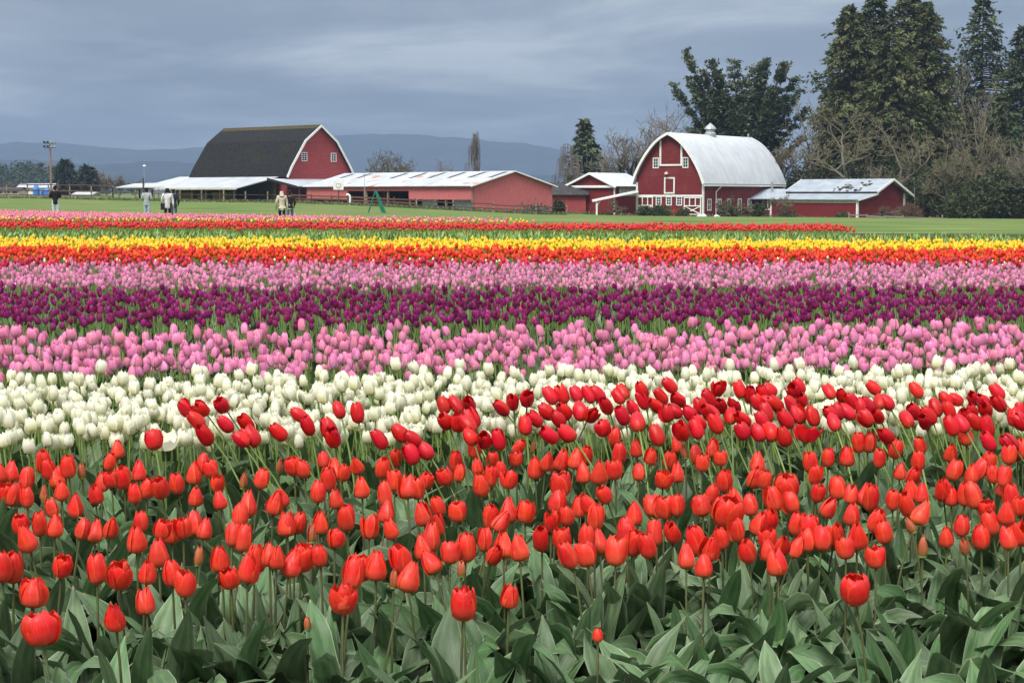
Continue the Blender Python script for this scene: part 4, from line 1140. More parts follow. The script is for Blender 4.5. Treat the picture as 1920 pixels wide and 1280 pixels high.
def limb_tree(px, Y, limbs, seed, label, mat='needle_blue', size=0.6, per_m=26, base_px=None):
    """Old cedar: heavy limbs that end at given pixels, clothed in flat sprays along their outer two thirds."""
    o = at_ground(px, Y)
    rs = np.random.default_rng(seed)
    trunk, P, D, T = [], [], [], []
    limbs = list(limbs)
    for _ in range(9):                                   # shorter inner limbs
        A = limbs[rs.integers(0, 10)]; q = rs.uniform(.45, .85)
        limbs.append((1388 + (A[0] - 1388) * q + rs.normal(0, 14), 215 + (A[1] - 215) * q + rs.normal(0, 10), rs.uniform(-3.5, 3.5), A[3] - rs.uniform(0, 1.5)))
    for lx, ly, dY, z0 in limbs:
        e = at(lx, ly, Y + dY) - o
        fork = np.array([rs.normal(0, .25), rs.normal(0, .25), z0])
        e = np.array(e)
        c = fork * .5 + e * .5 + np.array([0, 0, -.07 * np.linalg.norm(e - fork)])
        t = np.linspace(0, 1, 9)[:, None]
        C = (1 - t) ** 2 * fork + 2 * t * (1 - t) * c + t ** 2 * e
        for i in range(8):
            trunk.append((*C[i], *C[i + 1], .2 * (1 - i / 8.5) + .03, .2 * (1 - (i + 1) / 8.5) + .03))
        Ln = np.linalg.norm(e - fork)
        ax = (e - fork) / Ln
        hz = np.cross(ax, [0, 0, 1.0]); hz /= np.linalg.norm(hz) + 1e-9
        n_pl = max(4, int(Ln * 1.15))
        for q in np.linspace(.34, .97, n_pl):
            q = min(1, q + rs.normal(0, .02))
            cen = (1 - q) ** 2 * fork + 2 * q * (1 - q) * c + q ** 2 * e
            for sgn in (-1, 1):
                tip = hz * sgn * rs.uniform(.9, 2.3) * (1.25 - .6 * q) + ax * rs.uniform(.5, 1.3) + np.array([0, 0, rs.uniform(-.25, .15)])
                tip = tip * rs.uniform(.8, 1.25)
                m = int(per_m * 1.05)
                w = rs.uniform(.1, 1, m)
                pts = cen + tip[None] * w[:, None] + rs.normal(0, 1, (m, 3)) * np.array([.34, .34, .13])
                pts[:, 2] -= .4 * w ** 2
                P.append(pts); D.append(np.tile(tip / np.linalg.norm(tip), (m, 1))); T.append(np.full(m, rs.uniform(0, 1)))
                trunk.append((*cen, *(cen + tip * .8), .035, .015))
    zt = max(l[3] for l in limbs)
    trunk += [(0, 0, -.4, 0.1, 0, zt * .5, .6, .5), (0.1, 0, zt * .5, 0, 0, zt, .5, .28)]
    P = np.concatenate(P); D = np.concatenate(D); T = np.concatenate(T)
    V, F = spray_quads(rs, P, D, size, flat=.4, droop=.5)
    return tree_thing('cedar_tree', o, label, 'tall evergreens behind the farm', trunk, M['bark'], V, F, M[mat], tint=np.tile(np.repeat(T, 4), 2))

def weeping_tree(px, Y, ytop, wpx, seed, label, lean=0.0, mat='twig_pale'):
    o = at_ground(px, Y); rs = np.random.default_rng(seed)
    H = at(px, ytop, Y).z - o.z; W = wpx * Y / FPX
    big, fine = [], []
    tz = np.linspace(-.3, H * .92, 8); tx = lean * (tz / H) ** 2 * W
    for i in range(7): big.append((tx[i], 0, tz[i], tx[i + 1], 0, tz[i + 1], .22 * (1 - i / 8), .22 * (1 - (i + 1) / 8)))
    for i in range(20):
        t = rs.uniform(.45, 1); z = H * t * .92; a = rs.uniform(0, 6.28); Lh = W / 2 * rs.uniform(.35, 1) * (1.25 - t * .8)
        x0 = np.interp(z, tz, tx); rise = rs.uniform(.02, .12) * H * (1.1 - t * .8)
        pts = [np.array([x0 + math.cos(a) * Lh * s, math.sin(a) * Lh * s, z + rise * math.sin(min(1, s * 1.05) * math.pi * .75) * 1.4]) for s in np.linspace(0, 1, 6)]
        for p, q in zip(pts[:-1], pts[1:]): fine.append((*p, *q, .06, .05))
        for _ in range(9):
            p = pts[rs.integers(2, 6)] + rs.normal(0, .12, 3); L = rs.uniform(.12, .36) * H
            x, y, zz = p; dx, dy = math.cos(a) * .12 + rs.normal(0, .05), math.sin(a) * .12 + rs.normal(0, .05)
            for s in range(3):
                q = (x + dx * L / 3 * (1.0 - s * .35), y + dy * L / 3 * (1 - s * .35), zz - L / 3)
                fine.append((x, y, zz, *q, .026, .022)); x, y, zz = q
    V, F = tubes(fine, 3)
    return tree_thing('weeping_tree', o, label, 'bare trees around the farm', big, M['bark_pale'], V, F, M[mat])

def shrub(px, Y, wpx, hpx, seed, label, leafy=0.0, mat='twig_brown', leaf='shrub_leaf', name='bare_shrub', group='shrubs around the farm', n=80, r=.02, size=.3):
    o = at_ground(px, Y); rs = np.random.default_rng(seed)
    W = wpx * Y / FPX / 2; H = hpx * Y / FPX
    segs, tips, dirs = [], [], []
    for i in range(n):
        a = rs.uniform(0, 6.28); s = math.sqrt(rs.uniform(0, 1))
        e = np.array([math.cos(a) * W * s, math.sin(a) * W * s * .9, H * math.sqrt(max(.05, 1 - s * s * .85)) * rs.uniform(.75, 1.05)])
        b = np.array([e[0] * .12, e[1] * .12, -.1]); mdl = b * .5 + e * .5 + rs.normal(0, .08 * W, 3); mdl[2] = max(.1, mdl[2] + .1 * H)
        segs += [(*b, *mdl, r * 2, r * 1.4), (*mdl, *e, r * 1.4, r)]
        for _ in range(4):
            t = rs.uniform(.2, 1); p = mdl + (e - mdl) * t; q = p + rs.normal(0, .2 * W + .1, 3) * .6
            segs.append((*p, *q, r, r * .7)); tips.append(q); dirs.append(q - p)
    V, F = tubes(segs, 3)
    t = empty(name, o, 0, label, 'shrub', group)
    link('branches', mesh_np('branches', V, F, M[mat], smooth=False), t)
    if leafy:
        P = np.repeat(np.array(tips), max(1, int(leafy * 10)), 0); D = np.repeat(np.array(dirs), max(1, int(leafy * 10)), 0)
        P = P + rs.normal(0, .1 * W + .05, P.shape) * .7
        V, F = spray_quads(rs, P, D / (np.linalg.norm(D, axis=1, keepdims=True) + 1e-6), size, flat=.8, droop=.1)
        link('foliage', mesh_np('foliage', V, F, M[leaf], tint=np.tile(np.repeat(rs.uniform(0, 1, len(P)).round(1), 4), 2), smooth=False), t)
    return t

# tall evergreens on the right
big = [(1588, 246, 10, 165, 'western cedar with a drooping left outline, leftmost of the tall evergreen clump', 'needle_cedar'),
       (1636, 250, -16, 170, 'tall western cedar, second from left in the evergreen clump', 'needle_dark'),
       (1690, 248, -24, 180, 'tallest western cedar in the middle of the evergreen clump', 'needle_cedar'),
       (1728, 243, 4, 150, 'olive green cedar with a pointed top, rightmost of the evergreen clump', 'needle_cedar'),
       (1655, 238, 60, 170, 'dense green cedar in front of the tall evergreen clump', 'needle_cedar')]
for k, (px, Y, yt, w, lab, m) in enumerate(big):
    conifer(px, Y, yt, w, 40 + k, lab, mat=m, n_br=420, per=44, size=.66, droop=.42, upturn=.12, power=.55, low=.02, jit=.38)
conifer(1832, 250, -24, 215, 61, 'tall thin-topped conifer standing apart behind the bare trees on the right', mat='needle_dark', n_br=300, per=32, size=.68, droop=.32, power=.7, low=.08, jit=.34, sparse=.1)
conifer(1908, 246, 48, 180, 62, 'dark conifer at the right picture edge', mat='needle_dark', n_br=300, per=34, size=.68, droop=.3, power=.65, low=.04, jit=.3)
conifer(1788, 252, 120, 150, 63, 'shorter dark conifer between the clump and the thin-topped conifer', mat='needle_dark', n_br=170, per=32, size=.68, droop=.35, power=.6, low=.02)
conifer(1870, 240, 190, 150, 64, 'broad dark conifer low behind bare trees near the right edge', mat='needle_dark', n_br=190, per=32, size=.68, droop=.35, power=.5, low=.01)
conifer(1560, 252, 150, 130, 66, 'lower dark cedar on the left flank of the evergreen clump', mat='needle_dark', n_br=170, per=32, size=.68, droop=.4, power=.55, low=.02)
conifer(1097, 243, 222, 100, 65, 'slender dark conifer behind the weeping birch', mat='needle_dark', n_br=190, per=16, size=.75, droop=.3, power=.75, low=.03, trunk_r=.3)
limb_tree(1388, 248, [(1287, 94, 0, 6.5), (1263, 157, 1, 5.0), (1296, 150, -1, 5.5), (1336, 112, 1, 7), (1376, 120, -1, 8), (1412, 130, 1, 8.5), (1438, 106, 0, 8), (1472, 118, -1, 7.5), (1492, 143, 1, 7), (1495, 174, -1, 6),
                      (1298, 240, -2, 4.5), (1336, 208, 2, 5.5), (1508, 206, 1, 5), (1430, 240, -2, 4.5), (1350, 165, 2, 7), (1400, 170, -2, 7.5), (1440, 165, 2, 7.5), (1460, 195, -2, 6), (1320, 130, 0, 7), (1425, 195, 2, 6), (1370, 190, -2, 6), (1470, 235, 1, 4.5), (1500, 260, 0, 4)],
          71, 'spreading blue-green cedar with long bare-based limbs behind the arched barn')

# bare broadleaf trees
bare_tree(1188, 240, 190, 196, 81, 'large grey leafless tree between slender conifer and arched barn', levels=5, kids=(3, 4), r0=.85, trunk_frac=.3, spread=.8, twig=.036, stems=3, twig_mat='twig_grey')
bare_tree(1262, 250, 190, 160, 82, 'leafless tree whose crown rises behind the arched barn peak', levels=5, kids=(3, 4), r0=.4, trunk_frac=.34, spread=.6, twig=.028, twig_mat='twig_pale')
bare_tree(1462, 238, 262, 90, 83, 'leafless branchy tree at the far end of the barn roof', levels=5, kids=(3, 4), r0=.3, trunk_frac=.3, spread=.8, twig=.03, trunk_mat='bark', twig_mat='twig_brown')
bare_tree(1508, 240, 180, 110, 84, 'brownish leafless tree between the cedar and the evergreen clump', levels=5, kids=(3, 4), r0=.35, trunk_frac=.3, spread=.7, twig=.03, twig_mat='twig_moss')
bare_tree(1592, 230, 178, 160, 85, 'mossy leafless tree in front of the evergreen clump, left of the two', levels=5, kids=(3, 4), r0=.32, trunk_frac=.3, spread=.8, twig=.028, twig_mat='twig_moss', trunk_mat='bark_pale')
bare_tree(1680, 229, 215, 150, 86, 'mossy leafless tree in front of the evergreen clump, right of the two', levels=5, kids=(3, 4), r0=.3, trunk_frac=.28, spread=.85, twig=.028, twig_mat='twig_moss', trunk_mat='bark_pale')
bare_tree(1806, 240, 90, 120, 87, 'tall pale leafless tree before the thin-topped conifer', levels=5, kids=(3, 4), r0=.35, trunk_frac=.35, spread=.55, twig=.03, twig_mat='twig_grey', trunk_mat='bark_pale')
bare_tree(1840, 226, 215, 140, 88, 'wide leafless tree with pale limbs above right-hand bushes', levels=5, kids=(3, 4), r0=.4, trunk_frac=.25, spread=.9, twig=.028, twig_mat='twig_moss', trunk_mat='bark_pale')
bare_tree(1900, 224, 250, 120, 89, 'brown leafless tree cut by the right picture edge', levels=5, kids=(3, 4), r0=.4, trunk_frac=.25, spread=.9, twig=.028, twig_mat='twig_moss')
bare_tree(735, 268, 277, 105, 90, 'wide rounded leafless tree above the pink shed roof', levels=5, kids=(3, 4), r0=.35, trunk_frac=.2, spread=1.0, twig=.028, twig_mat='twig_brown', stems=3)
bare_tree(832, 300, 296, 80, 91, 'low distant leafless tree above the middle of pink shed roof', levels=4, kids=(3, 4), r0=.3, trunk_frac=.25, spread=1.0, twig=.028, twig_mat='twig_pale', stems=2)
for k, (px, Y, yt, w, lab) in enumerate([(1775, 216, 240, 110, 'twisted bare tree at the wood edge right of the thin pale pole'), (1925, 210, 240, 110, 'pale bare tree at the very right edge'), (1640, 226, 290, 120, 'low bare tree just above the low shed ridge')]):
    bare_tree(px, Y, yt, w, 95 + k, lab, levels=5, kids=(3, 4), r0=.26, trunk_frac=.25, spread=.95, twig=.026, twig_mat=('twig_moss', 'twig_grey')[k % 2], trunk_mat='bark_pale', stems=2)
weeping_tree(888, 262, 240, 44, 92, 'slim weeping leafless tree above the pink shed ridge', lean=.1)
weeping_tree(1058, 236, 262, 95, 93, 'broad weeping birch with hanging bare twigs beside the small red shed', lean=.15)

# small trees and shrubs in the yard
for k, (px, yt, w, Y, lab) in enumerate([(1155, 370, 46, 211, 'small leafless fruit tree under the open lean-to'), (1362, 366, 44, 208, 'small leafless fruit tree by the barn side wall'),
                                         (1388, 380, 40, 207, 'low leafless fruit tree before the barn side windows'), (1457, 360, 62, 209, 'umbrella-shaped leafless fruit tree before the low shed'),
                                         (1660, 384, 62, 206, 'flat-topped leafless fruit tree before the low shed gable')]):
    bare_tree(px, Y, yt, w, 120 + k, lab, group='fruit trees in the barnyard', name='fruit_tree', levels=4, kids=(4, 5), r0=.16, trunk_frac=.35, spread=1.1, twig=.026, twig_mat='twig_brown', up=-.02)
shrub(1700, 213, 62, 34, 130, 'dense dome-shaped leafless shrub behind the split-rail fence', mat='twig_red', n=260, r=.022)
for k, (px, w, h, Y, lab) in enumerate([(1208, 30, 18, 208, 'low dark shrub at the left gate of the barn'), (1240, 40, 20, 207.5, 'spreading low shrub under the barn gable windows'), (1280, 26, 16, 208, 'small twiggy shrub left of the right barn gate'),
                                         (1420, 34, 26, 216, 'round green shrub in front of the breezeway'), (1480, 34, 14, 209, 'low brown shrub at the foot of the low shed'), (1578, 30, 14, 209, 'low brown shrub by the low shed corner'),
                                         (1365, 40, 22, 213, 'wide shrub against the barn side wall')]):
    shrub(px, Y, w, h, 140 + k, lab, leafy=.3 if k in (0, 1, 3, 6) else .1, n=60)
for k, (px, w, h, Y, lab) in enumerate([(1520, 110, 90, 240, 'dark evergreen bush behind the barn and low shed'), (1600, 120, 100, 236, 'dark evergreen bush behind the low shed roof'), (1690, 130, 110, 232, 'dark evergreen bush right behind the low shed gable'),
                                         (1765, 110, 110, 222, 'large dark evergreen bush right of the thin pale pole'), (1830, 100, 75, 212, 'mossy green bush at the grass edge on the right'), (1890, 120, 100, 214, 'tall mossy bush at right edge of the grass'), (1940, 120, 120, 216, 'mossy bush cut off by the right picture edge'),
                                         (1800, 70, 46, 209, 'low olive bush at the grass edge right of the fence')]):
    shrub(px, Y, w, h, 160 + k, lab, leafy=.8 if k <= 3 else .7, n=170 if k <= 3 else 260, mat='twig_moss', leaf='shrub_leaf' if k > 2 else 'needle_dark', name='evergreen_bush' if k <= 3 else 'mossy_bush', group='bushes under the tall trees', size=.5, r=.035)
shrub(1047, 216, 22, 24, 180, 'small bush beside the small red shed', leafy=.5, n=50)
shrub(1000, 201, 70, 12, 181, 'low twiggy growth under the fence by the pink gable', leafy=.1, n=80, mat='twig_pale')

# the far wood and single far trees at left
conifer(127, 430, 299, 34, 201, 'dark pointed conifer standing alone right of the floodlight pole', group='far trees beyond the fence', name='far_conifer', mat='needle_far', n_br=90, per=16, size=2.0, power=.55, low=.02)
conifer(168, 450, 313, 30, 202, 'smaller dark conifer beside the lone far conifer', group='far trees beyond the fence', name='far_conifer', mat='needle_far', n_br=90, per=16, size=2.0, power=.5, low=.02)
for k, (px, yt, w) in enumerate([(185, 318, 40), (205, 318, 40), (225, 326, 36), (150, 326, 40), (250, 338, 34)]):
    bare_tree(px, 470 + 8 * k, yt, w, 210 + k, ['brown leafless far tree right of the smaller dark conifer', 'brown leafless far tree, second right of smaller conifer', 'low leafless far tree left of the carport', 'leafless far tree between the two dark conifers', 'faint low leafless far tree above the carport'][k],
              group='far trees beyond the fence', name='far_bare_tree', levels=4, kids=(4, 5), r0=.4, trunk_frac=.2, spread=1.0, twig=.07, twig_mat='twig_pale', stems=2)
def far_wood():
    rs = np.random.default_rng(77)
    Vs, Fs, off = [], [], 0
    for i in range(230):
        px = rs.uniform(-160, 290); Y = rs.uniform(820, 1300)
        prof = np.interp(px, [-160, 0, 60, 100, 140, 180, 230, 290], [318, 300, 300, 306, 322, 322, 338, 350])
        yt = prof + rs.uniform(0, 26); o = at_ground(px, Y); H = at(px, yt, Y).z - o.z
        if H < 2: continue
        n = 70; t = rs.uniform(.03, 1, n); a = rs.uniform(0, 6.28, n); Rr = H * .2 * (1 - t) ** .8
        P = np.stack([o.x + np.cos(a) * Rr, o.y + np.sin(a) * Rr, o.z + H * t], -1)
        V, F = spray_quads(rs, P, np.stack([np.cos(a), np.sin(a), -.3 + 0 * a], -1), H * .16, flat=.5)
        Vs.append(V); Fs.append(F + off); off += len(V)
    tag(link('far_forest', mesh_np('far_forest', np.concatenate(Vs), np.concatenate(Fs), M['needle_far'], smooth=False)), 'far blue-green wood along the left horizon', 'forest', kind='stuff')
far_wood()

# ------------------------------------------------------------------ people
def skin_mesh(name, verts, edges, radii, root=0, sub=1):
    me = bpy.data.meshes.new(name + '_src'); me.from_pydata(verts, edges, []); me.update()
    ob = bpy.data.objects.new(name + '_src', me); COL.objects.link(ob)
    md = ob.modifiers.new('skin', 'SKIN'); md.use_smooth_shade = True
    for i, r_ in enumerate(radii):
        sv = me.skin_vertices[0].data[i]; sv.radius = r_ if isinstance(r_, tuple) else (r_, r_); sv.use_root = (i == root)
    s = ob.modifiers.new('sub', 'SUBSURF'); s.levels = sub; s.render_levels = sub
    dg = bpy.context.evaluated_depsgraph_get()
    out = bpy.data.meshes.new_from_object(ob.evaluated_get(dg)); out.name = name
    bpy.data.objects.remove(ob); bpy.data.meshes.remove(me)
    out.polygons.foreach_set('use_smooth', [True] * len(out.polygons))
    return out

def cloth(name, c):
    if name not in M: M[name] = surf(name, tuple(x * .8 for x in c), tuple(min(1, x * 1.15) for x in c), scale=14, rough=0.9, bump=0.2)
    return M[name]
cloth('skin', (0.50, 0.31, 0.23)); cloth('hair_dark', (0.025, 0.018, 0.014)); cloth('hair_blond', (0.30, 0.22, 0.13)); cloth('shoe', (0.05, 0.05, 0.05))

def person(px, Y, ytop, face, label, coat, trousers, hair, coat_len=0.0, arms='down', stride=0.0, hood=False, cap=None, shirt=None):
    o = at_ground(px, Y); hh = at(px, ytop, Y).z - o.z
    k = hh / 1.70
    t = empty('person', o, face, label, 'person', 'visitors on the grass')
    sx = 0.19
    def arm(s):
        if arms == 'pocket': return [(s * sx, 0, 1.40), (s * 0.27, 0.04, 1.14), (s * 0.20, -0.12, 0.97)]
        if arms == 'front': return [(s * sx, 0, 1.40), (s * 0.25, 0.0, 1.14), (s * 0.14, -0.22, 1.20)]
        return [(s * sx, 0, 1.40), (s * 0.245, 0.03 * s, 1.13), (s * 0.265, -0.05 - 0.06 * s, 0.90)]
    V = [(0, 0, .95), (0, 0, 1.12), (0, 0, 1.30), (0, .005, 1.44), (0, -.005, 1.53), (0, -.015, 1.62)]
    E = [(0, 1), (1, 2), (2, 3), (3, 4), (4, 5)]
    Rr = [(.145, .115), (.125, .10), (.155, .105), (.06, .06), (.072, .085), (.07, .08)]
    for s in (-1, 1):
        b = len(V); A = arm(s); V += A
        w = Vector(A[2]); d = (Vector(A[2]) - Vector(A[1])).normalized()
        palm = w + d * .07; V.append(tuple(palm))
        E += [(2, b), (b, b + 1), (b + 1, b + 2), (b + 2, b + 3)]; Rr += [(.058, .058), (.044, .044), (.03, .03), (.036, .02)]
        side = d.cross(Vector((0, 1, 0))).normalized()
        for f, ln in zip((-1.5, -.5, .5, 1.5), (.065, .08, .085, .06)):
            q = palm + d * .04 + side * .016 * f; e_ = q + d * ln * .6 + Vector((0, -.02, 0))
            V += [tuple(q), tuple(e_)]; E += [(b + 3, len(V) - 2), (len(V) - 2, len(V) - 1)]; Rr += [.009, .008]
        th = w + d * .04 - side * .035 * 1 + Vector((0, -.02, 0)); V.append(tuple(th)); E.append((b + 2, len(V) - 1)); Rr.append(.010)
        b = len(V); st = stride * s
        V += [(s * .09, 0, .90), (s * .10, -.02 - .12 * st, .50), (s * .10, .03 - .26 * st, .09), (s * .11, -.12 - .26 * st, .04)]
        E += [(0, b), (b, b + 1), (b + 1, b + 2), (b + 2, b + 3)]; Rr += [(.095, .10), (.062, .065), (.042, .045), (.042, .035)]
    me = skin_mesh('body', V, E, Rr, sub=1)
    me.transform(Matrix.Scale(k, 4))
    for m in (M['skin'], trousers, M['shoe']): me.materials.append(m)
    for p in me.polygons:
        z = p.center.z / k
        p.material_index = 2 if z < .075 else (1 if z < 1.0 and not (abs(p.center.x / k) > .2 and z > .7) and not (arms != 'down' and z > .9 and p.center.y / k < -.12) else 0)
    link('body', me, t)
    # coat: its own shell over trunk and arms
    hem = .86 - coat_len
    V = [(0, 0, hem), (0, 0, 1.0), (0, 0, 1.15), (0, 0, 1.32), (0, .005, 1.45)]; E = [(0, 1), (1, 2), (2, 3), (3, 4)]
    Rr = [(.165, .13), (.165, .13), (.155, .125), (.18, .125), (.085, .085)]
    for s in (-1, 1):
        b = len(V); A = arm(s); V += A; E += [(3, b), (b, b + 1), (b + 1, b + 2)]; Rr += [(.085, .085), (.066, .066), (.05, .05)]
    cm = skin_mesh('coat', V, E, Rr, root=1, sub=1); cm.transform(Matrix.Scale(k, 4)); cm.materials.append(coat)
    link('coat', cm, t)
    if shirt:
        sm = skin_mesh('shirt', [(0, 0, hem - .11), (0, 0, hem + .05), (0, 0, 1.1)], [(0, 1), (1, 2)], [(.16, .13), (.165, .135), (.14, .11)], root=1, sub=1); sm.transform(Matrix.Scale(k, 4)); sm.materials.append(shirt)
        link('shirt', sm, t)
    if hood:
        hm = skin_mesh('hood', [(0, .03, 1.44), (0, .03, 1.55), (0, .015, 1.66)], [(0, 1), (1, 2)], [(.12, .11), (.105, .115), (.075, .09)], root=1, sub=1)
    else:
        hm = skin_mesh('hair', [(0, .03, 1.50), (0, .02, 1.60), (0, .01, 1.675)], [(0, 1), (1, 2)], [(.075, .075), (.088, .098), (.06, .07)], root=1, sub=1)
    hm.transform(Matrix.Scale(k, 4)); hm.materials.append(coat if hood else hair); link('hood' if hood else 'hair', hm, t)
    if cap:
        pm = skin_mesh('cap', [(0, .0, 1.63), (0, .0, 1.70)], [(0, 1)], [(.095, .105), (.07, .08)], sub=1); pm.transform(Matrix.Scale(k, 4)); pm.materials.append(cap); link('cap', pm, t)
    # face: nose, eyes, ears, mouth as one small part
    fb = MB()
    fb.add([(-.014, -.09, 1.575), (.014, -.09, 1.575), (0, -.118, 1.578), (0, -.088, 1.625)], [(0, 1, 2), (1, 3, 2), (3, 0, 2), (0, 3, 1)])
    for s in (-1, 1): fb.box(s * .082 - .008, s * .082 + .008, -.015, .02, 1.57, 1.63)
    fb.v = [tuple(c * k for c in v) for v in fb.v]; fb.build('face', M['skin'], t)
    ey = MB()
    for s in (-1, 1): ey.box(s * .032 - .011, s * .032 + .011, -.092, -.08, 1.615, 1.627)
    ey.box(-.025, .025, -.09, -.078, 1.548, 1.556)
    ey.v = [tuple(c * k for c in v) for v in ey.v]; ey.build('eyes_and_mouth', M['hair_dark'], t)
    return t
c_black = cloth('coat_black', (0.012, 0.012, 0.013)); c_pale = cloth('jeans_pale', (0.50, 0.55, 0.62)); c_grey = cloth('hoodie_grey', (0.33, 0.37, 0.37)); c_white = cloth('sweater_white', (0.62, 0.60, 0.62))
c_blk2 = cloth('trousers_black', (0.012, 0.011, 0.018)); c_navy = cloth('jacket_navy', (0.018, 0.022, 0.032)); c_jean = cloth('jeans_blue', (0.07, 0.11, 0.19)); c_beige = cloth('hoodie_beige', (0.50, 0.44, 0.34))
c_jean2 = cloth('jeans_light', (0.36, 0.44, 0.56)); c_cap = cloth('cap_blue', (0.03, 0.10, 0.28)); c_shirt = cloth('shirt_white', (0.66, 0.66, 0.68))
B_ = math.pi
person(107, 76, 349, B_ + .25, 'person in a black jacket and pale trousers standing alone beyond the pink flowers', c_black, c_pale, M['hair_dark'], .06, 'front')
person(278, 71, 352.5, B_ - .2, 'person in grey hooded sweatshirt, blue cap and light jeans', c_grey, c_jean2, M['hair_dark'], .02, 'front', cap=c_cap)
person(316.5, 70, 353.5, B_ + .15, 'person in a long white sweater and black trousers, back turned', c_white, c_blk2, M['hair_dark'], .16, 'down')
person(328, 72, 355, B_ - .1, 'person in dark navy jacket and blue jeans behind the white sweater', c_navy, c_jean, M['hair_dark'], .0, 'pocket')
person(530, 68, 357.5, B_ + .2, 'person with raised beige hood and black trousers walking away', c_beige, c_blk2, M['hair_blond'], .0, 'down', .4, hood=True, shirt=c_shirt)
person(545, 70, 359, B_ - .1, 'person in black top and blue jeans walking beside the beige hood', c_black, c_jean, M['hair_dark'], -.03, 'pocket', -.4, shirt=c_shirt)

def shoulder_bag():
    o = at_ground(307, 69.6)
    t = empty('shoulder_bag', o + Vector((0, 0, .62)), .2, 'black shoulder bag hanging at the side of the white sweater', 'bag')
    MB().box(-.08, .08, -.05, .05, 0, .28).build('pouch', M['black_metal'], t)
    MB().tube([(-.05, 0, .28), (.02, 0, .55), (.16, 0, .80)], .012, 5).build('strap', M['black_metal'], t)
shoulder_bag()
# ------------------------------------------------------------------ tulips: templates
VS = [0, .08, .2, .4, .6, .8, 1]
SHAPES = {  # radius and height fraction along a petal, half width angle scale
    'closed': ([.004, .017, .0255, .030, .0275, .0205, .011], [0, .03, .15, .40, .64, .85, 1], .084, 1.0),
    'cone':   ([.004, .020, .0295, .0305, .0235, .0145, .006], [0, .03, .14, .38, .62, .84, 1], .086, 1.0),
    'goblet': ([.004, .018, .0270, .0325, .0325, .0285, .022], [0, .03, .15, .40, .64, .85, 1], .080, 1.0),
    'egg':    ([.004, .016, .0240, .0285, .0270, .0225, .014], [0, .03, .15, .40, .64, .86, 1], .088, 1.0),
    'open':   ([.004, .022, .0350, .0430, .0435, .0365, .022], [0, .02, .13, .38, .64, .86, 1], .090, 1.0),
    'bud':    ([.003, .009, .0125, .0145, .0120, .0075, .002], [0, .03, .15, .40, .64, .85, 1], .060, 1.05),
    'splayed': ([.004, .020, .0330, .0450, .0530, .0570, .058], [0, .02, .13, .36, .60, .80, .92], .072, .66),
}
def petal(shape, inner, nu=5, vrow=(0, .08, .2, .38, .56, .72, .84, .93, 1), seed=0, big=1.0):
    Rp, Zp, H, wk = SHAPES[shape]
    r = np.random.default_rng(seed)
    v = np.array(vrow)
    vd = np.linspace(0, 1, 41); Rd = np.interp(vd, VS, Rp); Zd = np.interp(vd, VS, Zp)
    ker = np.ones(7) / 7
    Rs = np.convolve(np.pad(Rd, 3, mode='edge'), ker, mode='valid'); Zs = np.convolve(np.pad(Zd, 3, mode='edge'), ker, mode='valid')
    Rs[0], Zs[0], Zs[-1] = Rd[0], 0, 1
    Rv = np.interp(v, vd, Rs); Zv = np.interp(v, vd, Zs) * H
    w = np.interp(v, [0, .1, .3, .5, .7, .82, .92, .97, 1], [60, 66, 70, 68, 60, 49, 32, 18, 4]) * wk * math.pi / 180
    if inner: Rv = Rv * .9; w = w * .9; Zv = Zv * 1.03
    u = np.linspace(-1, 1, nu)
    U, Vv = np.meshgrid(u, v)
    ang = U * w[:, None]
    rad = Rv[:, None] * (1 + (0.10 if not inner else 0.02) * (U * (.5 + .5 * U)) * (Vv > .15) + .045 * (1 - np.abs(U)) ** 2 * np.sin(np.pi * Vv))
    rad = rad + r.normal(0, .0009, rad.shape) * (Vv > .2) + .0014 * np.sin(6 * Vv + U * 3 + seed) * Vv
    Z = np.repeat(Zv[:, None], nu, 1) + .0025 * r.normal(0, 1) * U * Vv
    if shape in ('open', 'goblet', 'splayed'): Z = Z - .006 * np.abs(U) ** 2 * Vv
    P = np.stack([rad * np.cos(ang), rad * np.sin(ang), Z], -1).reshape(-1, 3) * big
    nv = len(v)
    i = np.arange(nu - 1)[None, :] + nu * np.arange(nv - 1)[:, None]
    F = np.stack([i, i + 1, i + nu + 1, i + nu], -1).reshape(-1, 4)
    UV = np.stack([U * .5 + .5, Vv], -1).reshape(-1, 2)
    return dict(V=P, F=F, UV=UV, MI=np.zeros(len(F), int))

def rotz(V, a):
    c, s = math.cos(a), math.sin(a)
    return V @ np.array([[c, s, 0], [-s, c, 0], [0, 0, 1]])

def join(parts):
    V, F, UV, MI, o = [], [], [], [], 0
    for p in parts:
        V.append(p['V']); F.append(p['F'] + o); UV.append(p['UV']); MI.append(p['MI']); o += len(p['V'])
    return dict(V=np.concatenate(V), F=np.concatenate(F), UV=np.concatenate(UV), MI=np.concatenate(MI))

def moved(p, dv=(0, 0, 0), a=0.0, s=1.0, mi=None, tilt=0.0):
    V = p['V'] * s
    if tilt:
        c, q = math.cos(tilt), math.sin(tilt); V = V @ np.array([[c, 0, -q], [0, 1, 0], [q, 0, c]])
    V = rotz(V, a) + np.array(dv)
    return dict(V=V, F=p['F'], UV=p['UV'], MI=p['MI'] if mi is None else np.full(len(p['F']), mi))

def flower(shape, lod=1, seed=0):
    """Six petals as one mesh; lod 1 medium, 2 coarse."""
    vr = (0, .2, .5, .78, 1) if lod == 1 else (0, .35, .75, 1)
    nu = 3
    ks = []
    for k in range(3):
        if lod == 1: ks.append(moved(petal(shape, True, nu, vr, seed + k), a=2 * math.pi * k / 3 + math.pi / 3))
    for k in range(3): ks.append(moved(petal(shape, False, nu, vr, seed + 9 + k), a=2 * math.pi * k / 3))
    return join(ks)

